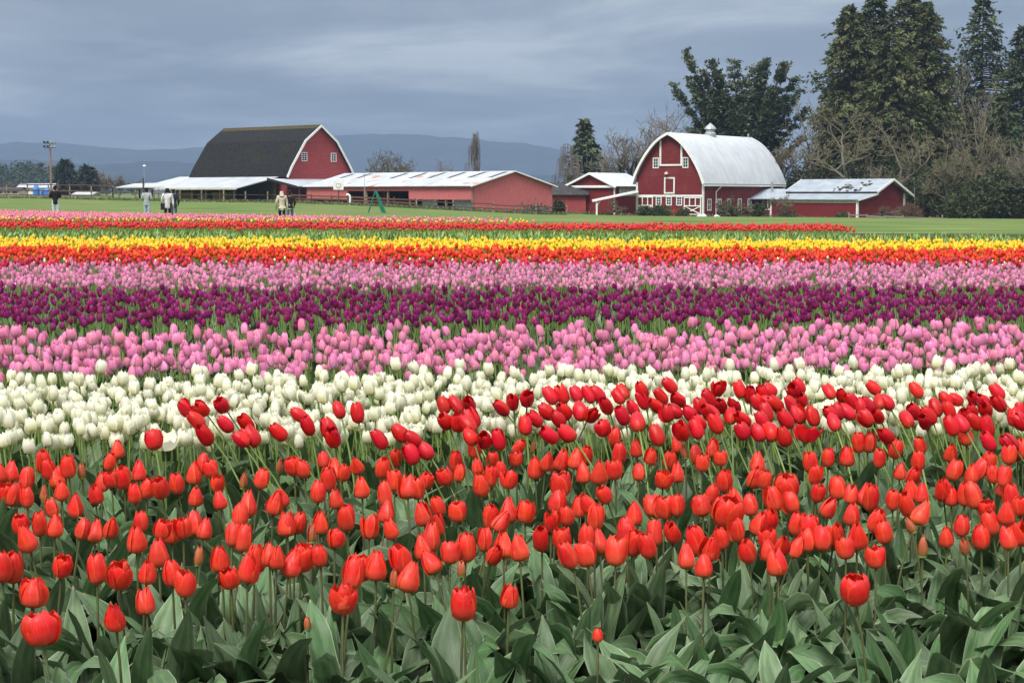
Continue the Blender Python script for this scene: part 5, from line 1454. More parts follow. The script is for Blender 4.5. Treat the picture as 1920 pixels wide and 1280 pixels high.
def egg(H=.075, Rm=.03, n=5):
    """Far flower head: a pointed cup."""
    prof = [(.35, 0), (1.0, .3), (.92, .62), (.3, 1)]
    V = np.array([(Rm * r * math.cos(2 * math.pi * (k + .5 * (i % 2)) / n), Rm * r * math.sin(2 * math.pi * (k + .5 * (i % 2)) / n), H * z) for i, (r, z) in enumerate(prof) for k in range(n)])
    F = np.array([(i * n + k, i * n + (k + 1) % n, (i + 1) * n + (k + 1) % n, (i + 1) * n + k) for i in range(3) for k in range(n)])
    UV = np.array([(k / n, z) for i, (r, z) in enumerate(prof) for k in range(n)])
    return dict(V=V, F=F, UV=UV, MI=np.zeros(len(F), int))

def stem_t(b, n=5, seg=4, r=.0105):
    """Stem of unit height that bends towards +x."""
    z = np.linspace(0, 1, seg + 1)
    V = np.array([(b * t * t + r * (1 - .25 * t) * math.cos(2 * math.pi * k / n), r * (1 - .25 * t) * math.sin(2 * math.pi * k / n), t) for t in z for k in range(n)])
    F = np.array([(i * n + k, i * n + (k + 1) % n, (i + 1) * n + (k + 1) % n, (i + 1) * n + k) for i in range(seg) for k in range(n)])
    UV = np.array([(k / n, t) for t in z for k in range(n)])
    return dict(V=V, F=F, UV=UV, MI=np.zeros(len(F), int))

def leaf_t(Ln, W, lean, curl, cup, wave, twist, seed, nu=5, nv=11, flop=0.0):
    """Broad pointed leaf growing from the origin; bends over towards +x."""
    r = np.random.default_rng(seed)
    v = np.linspace(0, 1, nv); u = np.linspace(-1, 1, nu)
    th = lean + curl * v ** 1.6 + flop * sstep(.55, .95, v)      # angle from vertical
    ds = Ln / (nv - 1)
    x = np.concatenate([[0], np.cumsum(np.sin(th[:-1]) * ds)]); z = np.concatenate([[0], np.cumsum(np.cos(th[:-1]) * ds)])
    wid = W * np.interp(v, [0, .08, .25, .45, .65, .82, .93, 1], [.42, .5, .86, 1, .86, .52, .24, .015])
    side = .02 * np.sin(v * 3 + r.uniform(0, 6)) * Ln / .28
    U, Vv = np.meshgrid(u, v)
    tw = (twist * v)[:, None]
    nx, nz = -np.cos(th), np.sin(th)                              # upper-face normal in the xz plane
    cu = np.interp(v, [0, .15, .5, 1], [1.5, 1.1, .75, .45])[:, None] * cup
    ph = r.uniform(0, 6.28); fq = r.uniform(6, 11)
    lift = cu * np.abs(U) ** 1.7 * wid[:, None] + wave * np.abs(U) ** 2 * np.sin(fq * Vv + ph + U * 1.2) * np.sin(np.pi * np.clip(Vv, 0, 1)) * W
    across = U * wid[:, None] * (1 - .22 * np.clip(cu, 0, 1))
    oy = across * np.cos(tw) - lift * np.sin(tw); on = across * np.sin(tw) + lift * np.cos(tw)
    P = np.stack([x[:, None] + nx[:, None] * on, side[:, None] + oy, z[:, None] + nz[:, None] * on], -1).reshape(-1, 3)
    i = np.arange(nu - 1)[None, :] + nu * np.arange(nv - 1)[:, None]
    F = np.stack([i, i + 1, i + nu + 1, i + nu], -1).reshape(-1, 4)
    return dict(V=P, F=F, UV=np.stack([U * .5 + .5, Vv], -1).reshape(-1, 2), MI=np.zeros(len(F), int))

def to_mesh(name, t, mats): return mesh_np(name, t['V'], t['F'], mats, t['UV'], t['MI'])

LEAF_SPECS = []
_r = random.Random(21)
for i in range(20):
    kind = i % 5
    if kind == 0: LEAF_SPECS.append((_r.uniform(.26, .32), _r.uniform(.026, .036), _r.uniform(.12, .28), _r.uniform(.1, .4), .45, .25, _r.uniform(-.4, .4), 0))
    elif kind == 1: LEAF_SPECS.append((_r.uniform(.27, .34), _r.uniform(.03, .042), _r.uniform(.25, .42), _r.uniform(.5, .9), .38, .4, _r.uniform(-.8, .8), 0))
    elif kind == 2: LEAF_SPECS.append((_r.uniform(.28, .35), _r.uniform(.032, .045), _r.uniform(.3, .5), _r.uniform(.6, 1.0), .3, .55, _r.uniform(-1.3, 1.3), _r.uniform(.5, 1.1)))
    elif kind == 4: LEAF_SPECS.append((_r.uniform(.24, .31), _r.uniform(.042, .054), _r.uniform(.45, .75), _r.uniform(1.0, 1.6), .22, .85, _r.uniform(-.9, .9), _r.uniform(0, .5)))
    else: LEAF_SPECS.append((_r.uniform(.20, .27), _r.uniform(.03, .042), _r.uniform(.45, .7), _r.uniform(.7, 1.2), .35, .6, _r.uniform(-1, 1), _r.uniform(0, .8)))
LEAF_HI = [leaf_t(*s[:7], seed=300 + i, flop=s[7]) for i, s in enumerate(LEAF_SPECS)]
LEAF_LO = [leaf_t(*s[:7], seed=300 + i, flop=s[7], nu=3, nv=5) for i, s in enumerate(LEAF_SPECS)]
LEAF_MESH = [to_mesh('leaf', t, M['leaf']) for t in LEAF_HI]
LEAF_BED_MESH = [to_mesh('leaf', t, M['leaf_bed']) for t in LEAF_LO]
BENDS = (0.02, .10, .22, .42)
STEM_T = [stem_t(b) for b in BENDS]
STEM_MESH = [to_mesh('stem', t, M['stem']) for t in STEM_T]
STEM_G_MESH = [to_mesh('stem', t, M['stem_green']) for t in STEM_T]

# single petals for the near red tulips, shared between all of them
PETAL = {}
def petal_mesh(shape, inner, k, mat):
    key = (shape, inner, k, mat)
    if key not in PETAL: PETAL[key] = to_mesh('petal', petal(shape, inner, seed=17 * k + 5), M[mat])
    return PETAL[key]
def heart_mesh(mat='stem_green'):
    key = ('heart', mat)
    if key not in PETAL:
        mb = dict(egg(.03, .006, 6)); base = dict(egg(.012, .012, 6))
        PETAL[key] = to_mesh('flower', join([mb, base]), M[mat])
    return PETAL[key]

def rot_to(phi, tilt, spin):
    return (Matrix.Rotation(phi, 3, 'Z') @ Matrix.Rotation(tilt, 3, 'Y') @ Matrix.Rotation(spin, 3, 'Z')).to_euler()

TR = random.Random(99)
SHAPE_WORD = {'closed': 'rounded', 'cone': 'pointed', 'goblet': 'cup-shaped', 'egg': 'egg-shaped', 'bud': 'half-closed slim', 'open': 'wide-open', 'splayed': 'splayed'}
def place_word(px):
    return ['at the far left', 'left of centre', 'near the centre', 'right of centre', 'at the far right'][min(4, max(0, int(px / 384)))]
def ordinal(n):
    return '%d%s' % (n, 'th' if 10 <= n % 100 <= 20 else {1: 'st', 2: 'nd', 3: 'rd'}.get(n % 10, 'th'))
def near_tulip(name, px, py, hf, label, group, mat, shape, bend=0, phi=0.0, size=1.0, n_leaf=4, stem_mesh=None, leaf_meshes=None, Y=None, cat='tulip', extra_tilt=0.0, leaf_s=(.95, 1.25)):
    """A tulip whose bloom is at pixel (px, py); hf = height of the bloom's middle above the soil (or Y given, then hf follows)."""
    if Y is None: Y = depth_for(px, py, hf)
    p = at(px, py, Y)
    b = BENDS[bend]
    H = SHAPES[shape][2] * size
    tilt = math.atan(2 * b) + extra_tilt
    d = Matrix.Rotation(phi, 3, 'Z') @ Vector((math.sin(tilt), 0, math.cos(tilt)))
    seat = p - d * H * .5                               # where the bloom meets its stem
    # stem of height h from the base to the seat
    g = gz(seat.x, seat.y)
    h = max(.04, seat.z - g)
    base = Vector((seat.x - b * h * math.cos(phi), seat.y - b * h * math.sin(phi), g))
    t = empty(name, base, 0, label, cat, group)
    link('stem', (stem_mesh or STEM_MESH)[bend], t, None, (0, 0, phi), (.42, .42, h) if b < .05 else (h, h, h))
    fl = link('flower', heart_mesh(), t, seat - base, rot_to(phi, tilt, TR.uniform(0, 6.28)), (size, size, size * TR.uniform(.95, 1.06)))
    loose = TR.random() < .22
    for k in range(3):
        wob = lambda: TR.uniform(-.06, .06) if shape not in ('splayed', 'open') and not loose else TR.uniform(-.2, .2)
        link('petal', petal_mesh(shape, True, TR.randrange(3), mat), fl, None, (wob(), wob(), 2.094 * k + 1.047 + TR.uniform(-.12, .12)))
        link('petal', petal_mesh(shape, False, TR.randrange(3), mat), fl, None, (wob(), wob(), 2.094 * k + TR.uniform(-.12, .12)))
    for k in range(n_leaf):
        s = TR.uniform(*leaf_s)
        link('leaf', TR.choice(leaf_meshes or LEAF_MESH), t, (0, 0, .0 + .02 * k), (TR.uniform(-.1, .1), TR.uniform(-.1, .1), 6.283 * k / n_leaf + TR.uniform(-.6, .6)), (s, s, s))
    return t

# ------------------------------------------------------------------ bloom positions read off the photograph (thirds of a pixel inside six crops)
def pts(x0, y0, s):
    v = [int(a) for a in s.split()]
    return [(x0 + v[i] / 3.0, y0 + v[i + 1] / 3.0) for i in range(0, len(v), 2)]
RED = []
RED += pts(0, 960, '115 70 150 150 225 70 310 80 465 95 540 110 625 90 790 55 765 150 915 95 960 110 1030 85 1095 65 1150 95 1310 125 1370 150 1350 20 1610 65 1680 65 1800 60 1885 145 75 315 10 310 355 305 545 320 675 360 830 335 890 225 965 345 1040 400 1120 250 1240 265 1290 370 1400 315 1440 260 1515 240 1560 255 1640 290 1700 260 1795 245 190 450 645 595 815 500')
RED += pts(640, 960, '165 80 280 90 540 70 505 140 455 200 500 280 330 270 295 380 385 360 200 300 110 310 70 340 700 200 615 225 805 155 860 240 910 185 995 200 1125 155 1240 150 1275 245 1375 235 1380 140 1445 170 1550 215 1605 110 1645 175 1765 120 1720 190 1860 115 690 515 945 470 10 480 900 50 1185 50 1265 20')
RED += pts(1280, 960, '20 250 75 165 150 195 120 295 215 150 310 100 365 220 475 150 480 210 565 180 530 275 640 200 650 70 710 80 700 155 785 150 860 125 915 200 980 135 1095 50 1130 110 1080 250 1280 75 1485 135 1570 75 1585 195 1680 140 1730 60 1830 145 1910 110 430 65 490 40')
RED += pts(0, 680, '660 485 65 610 5 620 240 560 270 600 385 585 460 610 620 560 780 610 325 640 150 650 75 740 15 745 150 760 345 720 290 815 420 805 530 740 575 670 625 655 690 650 760 735 830 705 900 705 990 680 1095 620 1140 570 1185 595 1220 680 1235 770 1100 750 1395 795 1355 840 1475 650 1550 790 1590 760 1645 580 1705 595 1820 545 1880 605 1850 660 1790 725 1890 765')
RED += pts(640, 680, '85 580 300 540 235 590 15 620 115 700 300 665 370 695 430 705 480 660 245 740 255 835 580 640 645 560 665 620 750 490 765 580 850 540 840 640 895 600 945 655 785 690 980 540 1000 470 1080 475 1090 590 1160 555 1240 550 1320 540 1380 525 1360 620 1450 620 1535 420 1560 515 1535 600 1660 480 1745 525 1845 545 1885 460 1900 500 1675 615 1810 655 1890 620 1480 745 1750 805 1820 810 1890 800 1650 850 1425 865 1385 790 1255 825 1185 880 1335 810 1215 780 1035 835 940 830 895 880 840 870 655 835 545 810 460 850 30 870 160 900')
RED += pts(1280, 680, '10 500 75 520 110 565 165 480 215 535 420 560 235 665 460 655 410 650 165 740 105 800 290 760 380 800 505 765 605 780 450 860 720 560 745 625 820 535 930 525 990 450 1050 450 1195 485 1105 540 1225 610 1295 640 1325 550 1335 470 1590 420 1510 505 1530 605 1625 625 1675 600 1725 560 1745 625 1835 520 1875 510 1810 640 1815 700 1845 760 1460 710 1510 745 1590 740 1635 750 1710 820 1825 840 1900 810 1285 720 1345 735 1340 845 1260 800 1180 770 1205 740 1060 765 1030 745 950 740 955 850 870 705 755 730 820 810 1910 480')
CRIM = []
CRIM += pts(0, 680, '1045 255 1125 260 1105 325 1250 240 1270 345 1155 410 1385 335 1355 430 1405 420 865 430 1565 390 1680 290 1735 355 1840 375 1875 420 1905 265')
CRIM += pts(640, 680, '90 285 215 435 330 395 400 425 475 495 390 510 575 240 645 240 720 235 735 310 585 330 655 335 715 350 725 415 805 435 885 435 900 255 965 225 1045 205 1175 185 1240 180 1320 175 1390 180 1440 175 1090 320 1035 350 1155 275 1220 315 1250 275 1270 395 1170 405 1345 275 1405 290 1490 245 1580 295 1560 190 1585 165 1640 255 1690 150 1700 210 1775 245 1800 190 1850 130 1895 210 1830 280 1875 270 1665 335 1775 410 1915 385')
CRIM += pts(1280, 680, '200 140 320 150 490 150 450 170 380 180 150 205 100 240 215 245 290 245 360 205 420 220 480 225 520 230 40 285 140 285 165 280 270 300 340 320 445 320 470 285 580 315 610 235 620 160 655 130 670 210 645 290 725 300 90 335 75 375 185 345 335 385 425 390 495 390 570 415 15 405 825 165 895 185 950 215 1000 245 1040 240 1075 140 1105 220 1150 220 925 275 830 285 870 275 1095 300 1030 310 850 335 1315 155 1480 205 1535 205 1425 255 1495 265 1635 200 1690 220 1700 260 1770 165 1775 235 1625 275 1585 305 1640 330 1260 320 1305 275 1385 300 1360 335 1510 355 1570 345 1710 360 1720 445 1835 450 1140 410 1890 270 1860 305 1900 330')
def dedupe(P, dx=9, dy=16):
    out = []
    for p in P:
        if all(abs(p[0] - q[0]) > dx or abs(p[1] - q[1]) > dy for q in out): out.append(p)
    return out
RED = dedupe(RED); CRIM = dedupe(CRIM, 7, 9)

# distinctive blooms, each with a description of its own
near_tulip('red_tulip', 77, 1176, .40, 'wide-open scarlet tulip, lowest bloom at the lower left corner', 'front bed red tulips', 'petal_red', 'open', 1, 2.6, .96)
near_tulip('red_tulip', 62, 1110, .41, 'scarlet tulip just above the wide-open one at lower left', 'front bed red tulips', 'petal_red', 'goblet', 0, 1, 1.02)
near_tulip('red_tulip', 1601, 1104, .42, 'large scarlet tulip leaning alone above the leaves at the lower right', 'front bed red tulips', 'petal_red', 'open', 1, 3.0, .92)
near_tulip('red_tulip', 643, 1121, .41, 'tall scarlet tulip on a long stem left of bottom centre', 'front bed red tulips', 'petal_red', 'goblet', 0, .5, 1.0)
near_tulip('red_tulip', 869, 1131, .41, 'scarlet tulip on a long dark stem just left of bottom centre', 'front bed red tulips', 'petal_red', 'goblet', 0, 2.5, 1.0)
near_tulip('red_tulip', 1121, 1190, .34, 'tiny short red tulip low among the leaves at bottom centre', 'front bed red tulips', 'petal_red', 'closed', 0, 1.5, .44, Y=4.0)
near_tulip('red_tulip', 576, 1168, .36, 'small pointed orange bud low among the leaves', 'front bed red tulips', 'petal_bud', 'bud', 0, 1.5, .62, Y=4.1)
near_tulip('red_tulip', 865, 1066, .40, 'green closed bud below the red blooms near the centre', 'front bed red tulips', 'petal_bud', 'bud', 0, 1.5, .85)
near_tulip('red_tulip', 1361, 960, .44, 'big blown-open red tulip in the right half of front bed', 'front bed red tulips', 'petal_red', 'open', 1, 4.5, 1.12)
near_tulip('red_tulip', 1474, 911, .45, 'ruffled blown-open dark red tulip at right back of front bed', 'front bed red tulips', 'petal_red', 'open', 1, 4.2, 1.05)
near_tulip('red_tulip', 1052, 908, .45, 'rounded half-open dark red tulip near the centre of the front bed', 'front bed red tulips', 'petal_red', 'goblet', 0, 4.2, 1.1)
EXTRA_BUD = [(585, 1000), (83, 926), (457, 902), (524, 875), (1730, 1025), (1055, 900)]
for i, (x, y) in enumerate(EXTRA_BUD):
    near_tulip('red_tulip', x, y, .40, 'slim unopened orange-green bud among the red front bed tulips', 'unopened buds in the front bed', 'petal_bud', 'bud', TR.choice((0, 1)), TR.uniform(0, 6.28), TR.uniform(.95, 1.15))
def place_red():
    RED.sort(key=lambda p: -p[1])
    low = sorted(p for p in RED if p[1] > 1030)
    n = 0
    for x, y in RED:
        shape = TR.choices(['closed', 'cone', 'goblet', 'egg', 'bud'], [4, 7, 2, 3, .6])[0]
        if y > 1030: lab, grp = '%s red tulip, %s closed bloom from the left in the lowest row' % (SHAPE_WORD[shape], ordinal(low.index((x, y)) + 1)), 'frontmost red tulips'
        elif y > 930: lab, grp = '%s red tulip in the middle of the front bed, %s' % (SHAPE_WORD[shape], place_word(x)), 'middle front bed red tulips'
        else: lab, grp = '%s red tulip along the back of front bed, %s' % (SHAPE_WORD[shape], place_word(x)), 'back front bed red tulips'
        near_tulip('red_tulip', x, y, .425 + TR.uniform(-.025, .025), lab, grp, 'petal_red' if shape != 'bud' else 'petal_bud', shape, TR.choices((0, 1, 2), (5, 3, 1))[0], TR.uniform(0, 6.28), TR.uniform(.76, 1.03), n_leaf=TR.choice((4, 4, 5)), extra_tilt=abs(TR.gauss(0, .12)))
        n += 1
    return n
n_red = place_red()

def place_crimson():
    for x, y in CRIM:
        Y0 = depth_for(x, y, .52); X0 = (x - 960) * Y0 / FPX
        Y = min(max(Y0, 6.05 + ROW * X0), 7.05 + ROW * X0)
        sh = TR.choices(['egg', 'closed', 'goblet'], [5, 3, 1])[0]
        lab = '%s crimson leaning tulip %s the white bed, %s' % (SHAPE_WORD[sh], 'against' if y < 775 else 'below', place_word(x))
        near_tulip('crimson_tulip', x, y, .52, lab, 'crimson tulips before the white bed', 'petal_crimson', sh, TR.choices((1, 2, 3), (2, 4, 3))[0],
                   math.pi + TR.gauss(0, .7), TR.uniform(.88, 1.06), n_leaf=3, stem_mesh=STEM_G_MESH, Y=Y, extra_tilt=TR.uniform(0, .25))
    near_tulip('crimson_tulip', 1513, 813, .5, 'ragged wide-open crimson tulip right of centre, biggest of the crimson ones', 'crimson tulips before the white bed', 'petal_crimson', 'splayed', 1, 1.2, 1.0, n_leaf=3, stem_mesh=STEM_G_MESH)
    near_tulip('crimson_tulip', 1130, 802, .5, 'wide-open ruffled crimson tulip near the middle of the crimson strip', 'crimson tulips before the white bed', 'petal_crimson', 'open', 2, 3.6, .8, n_leaf=3, stem_mesh=STEM_G_MESH)
place_crimson()

# leafy plants without a bloom along the front edge
def leafy_front():
    i = 0
    for x in np.arange(-60, 2000, 58):
        for row in range(3):
            Y = (TR.uniform(3.78, 4.05), TR.uniform(4.05, 4.4), TR.uniform(4.4, 4.85))[row]
            px = x + TR.uniform(-26, 26) + 29 * row
            X = (px - 960) * Y / FPX
            t = empty('tulip_plant', (X, Y, gz(X, Y)), 0, 'flowerless clump of broad grey-green tulip leaves, %s of the %s row along bottom edge' % (ordinal(i // 3 + 1), ('first', 'second', 'third')[row]), 'tulip plant', 'leafy clumps along the front edge')
            n = TR.choice((3, 4, 4, 5))
            for k in range(n):
                s = TR.uniform(.8, 1.12) if row == 0 else TR.uniform(.9, 1.2)
                link('leaf', TR.choice(LEAF_MESH if row else LEAF_MESH[4::5] + LEAF_MESH[2::5] + LEAF_MESH[3::5] + LEAF_MESH[1::5]), t, (0, 0, .01 * k), (TR.uniform(-.12, .12), TR.uniform(-.12, .12), 6.283 * k / n + TR.uniform(-.7, .7)), (s * 1.1, s * 1.1, s))
            i += 1
leafy_front()

# ------------------------------------------------------------------ beds behind
def scatter(r0, r1, dens, margin=1.2, seed=0, clip=None, xmin=None, xmax=None):
    rs = np.random.default_rng(seed)
    half = .33 * (r1 + 3) + margin
    s = 1 / math.sqrt(dens)
    xs = np.arange(-half, half, s); rr = np.arange(r0 + s / 2, r1, s)
    X, Q = np.meshgrid(xs, rr)
    X = X + (np.arange(len(rr)) % 2)[:, None] * s / 2
    X = (X + rs.uniform(-.42, .42, X.shape) * s).ravel(); Q = (Q + rs.uniform(-.42, .42, Q.shape) * s).ravel()
    Y = Q + ROW * X
    k = np.abs(X) < .325 * Y + margin
    if clip is not None: k &= clip(X, Y)
    return X[k], Y[k]

def bed_mesh(name, plants, X, Y, yaw, sc, lean, mats, label, cat, seed, hs=None):
    """Many plants in one mesh, each with its own turn, size, lean and tint."""
    rs = np.random.default_rng(seed)
    idx = rs.integers(0, len(plants), len(X)); tint = rs.uniform(0, 1, len(X))
    Vs, Fs, UVs, MIs, Ts, off = [], [], [], [], [], 0
    for k, p in enumerate(plants):
        s = np.where(idx == k)[0]
        if not len(s): continue
        c, q = np.cos(yaw[s]), np.sin(yaw[s])
        V = p['V'][None] * sc[s][:, None, None]
        V = V * np.stack([np.ones(len(s)), np.ones(len(s)), np.ones(len(s)) if hs is None else hs[s]], -1)[:, None, :]
        x = V[..., 0] * c[:, None] - V[..., 1] * q[:, None]; y = V[..., 0] * q[:, None] + V[..., 1] * c[:, None]; z = V[..., 2]
        x = x + lean[s][:, 0:1] * z + X[s][:, None]; y = y + lean[s][:, 1:2] * z + Y[s][:, None]; z = z + ground(X[s], Y[s])[:, None]
        n = len(p['V'])
        Vs.append(np.stack([x, y, z], -1).reshape(-1, 3))
        Fs.append((p['F'][None] + (off + n * np.arange(len(s)))[:, None, None]).reshape(-1, 4)); off += n * len(s)
        UVs.append(np.tile(p['UV'], (len(s), 1))); MIs.append(np.tile(p['MI'], len(s))); Ts.append(np.repeat(tint[s], n))
    me = mesh_np(name, np.concatenate(Vs), np.concatenate(Fs), mats, np.concatenate(UVs), np.concatenate(MIs), np.concatenate(Ts))
    return tag(link(name, me), label, cat, kind='stuff')

def plant_lo(shape, hf, seed, lod=1, n_leaf=3, leaf_s=.85, stem_sides=3, head=1.0, simple_leaf=False, bend=None):
    r = random.Random(seed)
    b = r.choice(BENDS[:3]) if bend is None else bend
    H = SHAPES[shape][2] * head
    h = hf - H * .45
    st = stem_t(b, stem_sides, 1 if lod > 1 else 2, r=.008 / .4)
    st = dict(st); st['V'] = st['V'] * np.array([h, h, h])
    fl = egg(H, .031 * head, 4) if lod == 3 else flower(shape, lod, seed)
    fl = moved(fl, (b * h, 0, h), 0, head if lod != 3 else 1.0, mi=0, tilt=math.atan(2 * b))
    ps = [fl, moved(st, mi=2)]
    for k in range(n_leaf):
        lf = r.choice(LEAF_LO) if not simple_leaf else BLADE[r.randrange(len(BLADE))]
        ps.append(moved(lf, (0, 0, 0), 6.283 * k / n_leaf + r.uniform(-.6, .6), leaf_s * r.uniform(.85, 1.15), mi=1))
    return join(ps)
BLADE = [leaf_t(.30, .026, l, c, .4, .2, .3, seed=500 + i, nu=2, nv=4) for i, (l, c) in enumerate([(.1, .3), (.25, .5), (.4, .6), (.15, .9)])]

def variety(name, bedname, r0, r1, dens, hf, mat, shapes, seed, label, bedlabel, group, n_single=300, lod=1, parts=True, head=1.0, n_leaf=3, tilt=.06, leaf='leaf_bed', clip=None, wind=(-.05, 0), size=(.88, 1.08), bends=(0, 1, 2), bw=(5, 3, 1)):
    """A band of one tulip variety: the nearest ones in view are single plants, the rest one bed."""
    X, Y = scatter(r0, r1, dens, seed=seed, clip=clip)
    rs = np.random.default_rng(seed + 1)
    n = len(X)
    px, py = project(np.stack([X, Y, ground(X, Y) + hf], -1))
    inv = (px > 6) & (px < 1914)
    rowd = Y - ROW * X
    order = np.where(inv)[0]; order = order[np.argsort(rowd[order])][:n_single]
    single = np.zeros(n, bool); single[order] = True
    fls = {}
    r = random.Random(seed)
    if n_single:
        for i in order:
            shape = r.choices(list(shapes), list(shapes.values()))[0]
            v = r.randrange(4)
            if (shape, v) not in fls: fls[(shape, v)] = to_mesh('flower', flower(shape, 1, v * 31), M[mat])
            b = r.choices(bends, bw)[0]; bb = BENDS[b]
            phi = r.uniform(0, 6.28) if r.random() > .5 else math.pi + r.gauss(0, .8)
            s = r.uniform(*size) * head
            lab_i = '%s%s, %s' % (SHAPE_WORD[shape] + ' ' if parts else '', label, place_word(px[i]))
            h = (hf - SHAPES[shape][2] * s * .5) * r.uniform(.86, 1.1)
            g = gz(X[i], Y[i])
            if parts:
                t = empty(name, (X[i], Y[i], g), 0, lab_i, 'tulip', group)
                link('stem', STEM_G_MESH[b], t, None, (0, 0, phi), (.42, .42, h) if bb < .05 else (h, h, h))
                link('flower', fls[(shape, v)], t, (bb * h * math.cos(phi), bb * h * math.sin(phi), h), rot_to(phi, math.atan(2 * bb) + r.uniform(-tilt, tilt), r.uniform(0, 6.28)), (s, s, s * r.uniform(.94, 1.06)))
                for k in range(n_leaf - 1):
                    q = r.uniform(.9, 1.2); link('leaf', r.choice(LEAF_BED_MESH), t, None, (0, 0, r.uniform(0, 6.28)), (q, q, q))
            else:
                key = ('whole', v)
                if key not in fls: fls[key] = to_mesh(name, plant_lo(shape, hf, seed + v, 1, n_leaf, 1.05, 3, head), [M[mat], M[leaf], M['stem_green']])
                o = link(name, fls[key], None, (X[i], Y[i], g), (r.gauss(0, tilt), r.gauss(0, tilt), r.uniform(0, 6.28)), (s / head, s / head, r.uniform(.88, 1.1)))
                tag(o, lab_i, 'tulip', group)
    plants = [plant_lo(r.choices(list(shapes), list(shapes.values()))[0], hf, seed * 7 + k, lod, min(n_leaf, 2), 1.05, 3, head, simple_leaf=lod > 1) for k in range(8)]
    m = ~single
    if m.sum():
        bed_mesh(bedname, plants, X[m], Y[m], rs.uniform(0, 6.28, m.sum()), rs.uniform(*size, m.sum()), rs.normal(0, tilt, (m.sum(), 2)) + np.array(wind)[None], [M[mat], M[leaf], M['stem_green']], bedlabel, 'tulips', seed + 2, rs.uniform(.86, 1.1, m.sum()))
    return n

cnt = {}
cnt['white'] = variety('white_tulip', 'white_tulip_bed', 6.95, 8.95, 118, .42, 'petal_white', {'goblet': 5, 'closed': 2, 'egg': 2, 'open': .5}, 1000, 'creamy white tulip in the front part of the white bed', 'creamy white tulips filling the back of the white bed', 'white tulips in the white bed', 300, head=.87, n_leaf=3)
# white blooms that have fallen open along the front of the white bed
for x, y, sh, sz, lab in [(310, 829, 'splayed', .95, 'fully splayed white tulip in front of the white bed at left'), (166, 812, 'open', .8, 'half-open white tulip hanging low before the white bed'), (129, 825, 'closed', .75, 'lowest small white tulip at the left below the white bed'),
                          (96, 796, 'open', .9, 'broad open white tulip at the far left front of the white bed'), (238, 778, 'open', .95, 'broad open white tulip with a flared petal left of the first crimson blooms'), (668, 795, 'splayed', .75, 'splayed white tulip beside the crimson blooms left of centre'),
                          (780, 803, 'splayed', .6, 'small splayed white tulip behind a crimson pair'), (952, 791, 'closed', .85, 'narrow white tulip hanging among crimson blooms near centre'), (909, 793, 'goblet', .8, 'upright small white tulip among crimson blooms near centre'), (493, 788, 'splayed', .8, 'loose white tulip with a dark centre between crimson blooms')]:
    near_tulip('white_tulip', x, y, .40, lab, 'white tulips in the white bed', 'petal_white', sh, 1, TR.uniform(3.5, 6), sz, n_leaf=3, stem_mesh=STEM_G_MESH)
cnt['pink'] = variety('pink_tulip', 'pink_tulip_bed', 9.3, 11.65, 76, .44, 'petal_pink', {'closed': 4, 'egg': 4, 'goblet': 2, 'cone': 1, 'open': .4}, 1100, 'bright pink tulip in front part of pink bed', 'bright pink tulips filling the back of the pink bed', 'pink tulips in the near pink bed', 300, head=.86, bw=(4, 3, 2), size=(.8, 1.12))
cnt['purple'] = variety('purple_tulip', 'purple_tulip_bed', 12.75, 16.7, 54, .44, 'petal_purple', {'closed': 4, 'egg': 4, 'goblet': 2}, 1200, 'dark purple tulip in the near part of the purple bed', 'dark purple tulips filling the purple bed', 'purple tulips in the purple bed', 300, lod=2, parts=False, head=.8)
cnt['pale'] = variety('pale_pink_tulip', 'pale_pink_tulip_bed', 17.4, 22.1, 62, .45, 'petal_pale', {'closed': 4, 'egg': 3, 'goblet': 2}, 1300, 'pale pink tulip at near edge of far pink bed', 'pale pink tulips filling the bed beyond the purple one', 'pale pink tulips beyond the purple bed', 300, lod=2, parts=False, head=.78, n_leaf=2)
cnt['rose'] = variety('rose_tulip', 'rose_tulip_bed', 22.2, 23.6, 42, .45, 'petal_rose', {'closed': 1}, 1400, '', 'thin band of rose red tulips behind the pale pink bed', '', 0, lod=3, head=1.0, n_leaf=2)
cnt['cream'] = variety('cream_tulip', 'cream_tulip_bed', 24.0, 24.8, 12, .40, 'petal_white', {'closed': 1}, 1450, '', 'sparse cream tulips in the green strip before the orange band', '', 0, lod=3, head=.6, n_leaf=4, leaf='leaf_young')
cnt['orange'] = variety('orange_tulip', 'orange_red_tulip_bed', 24.9, 28.5, 46, .45, 'petal_orange', {'closed': 1}, 1500, '', 'band of orange-red tulips in front of the yellow band', '', 0, lod=3, head=1.05, n_leaf=2)
cnt['yellow'] = variety('yellow_tulip', 'yellow_tulip_bed', 28.7, 33.2, 54, .45, 'petal_yellow', {'closed': 1}, 1600, '', 'band of bright yellow tulips across the field', '', 0, lod=3, head=1.1, n_leaf=2)
def leaf_bed(name, r0, r1, dens, seed, mat, label, h=1.0, clip=None):
    X, Y = scatter(r0, r1, dens, seed=seed, clip=clip); rs = np.random.default_rng(seed)
    pl = [join([moved(BLADE[(k + j) % 4], (0, 0, 0), 1.9 * j + k, h * (.8 + .1 * j), mi=0) for j in range(3)]) for k in range(4)]
    bed_mesh(name, pl, X, Y, rs.uniform(0, 6.28, len(X)), rs.uniform(.8, 1.2, len(X)), rs.normal(0, .08, (len(X), 2)), [M[mat]], label, 'tulip leaves', seed)
leaf_bed('sage_leaf_bed', 33.7, 37.0, 24, 1700, 'leaf_sage', 'grey-green strip of unopened tulips behind the yellow band', 1.15)
leaf_bed('young_leaf_bed', 37.1, 46.6, 20, 1710, 'leaf_young', 'light green strip of unopened tulips before the far red band', 1.2)
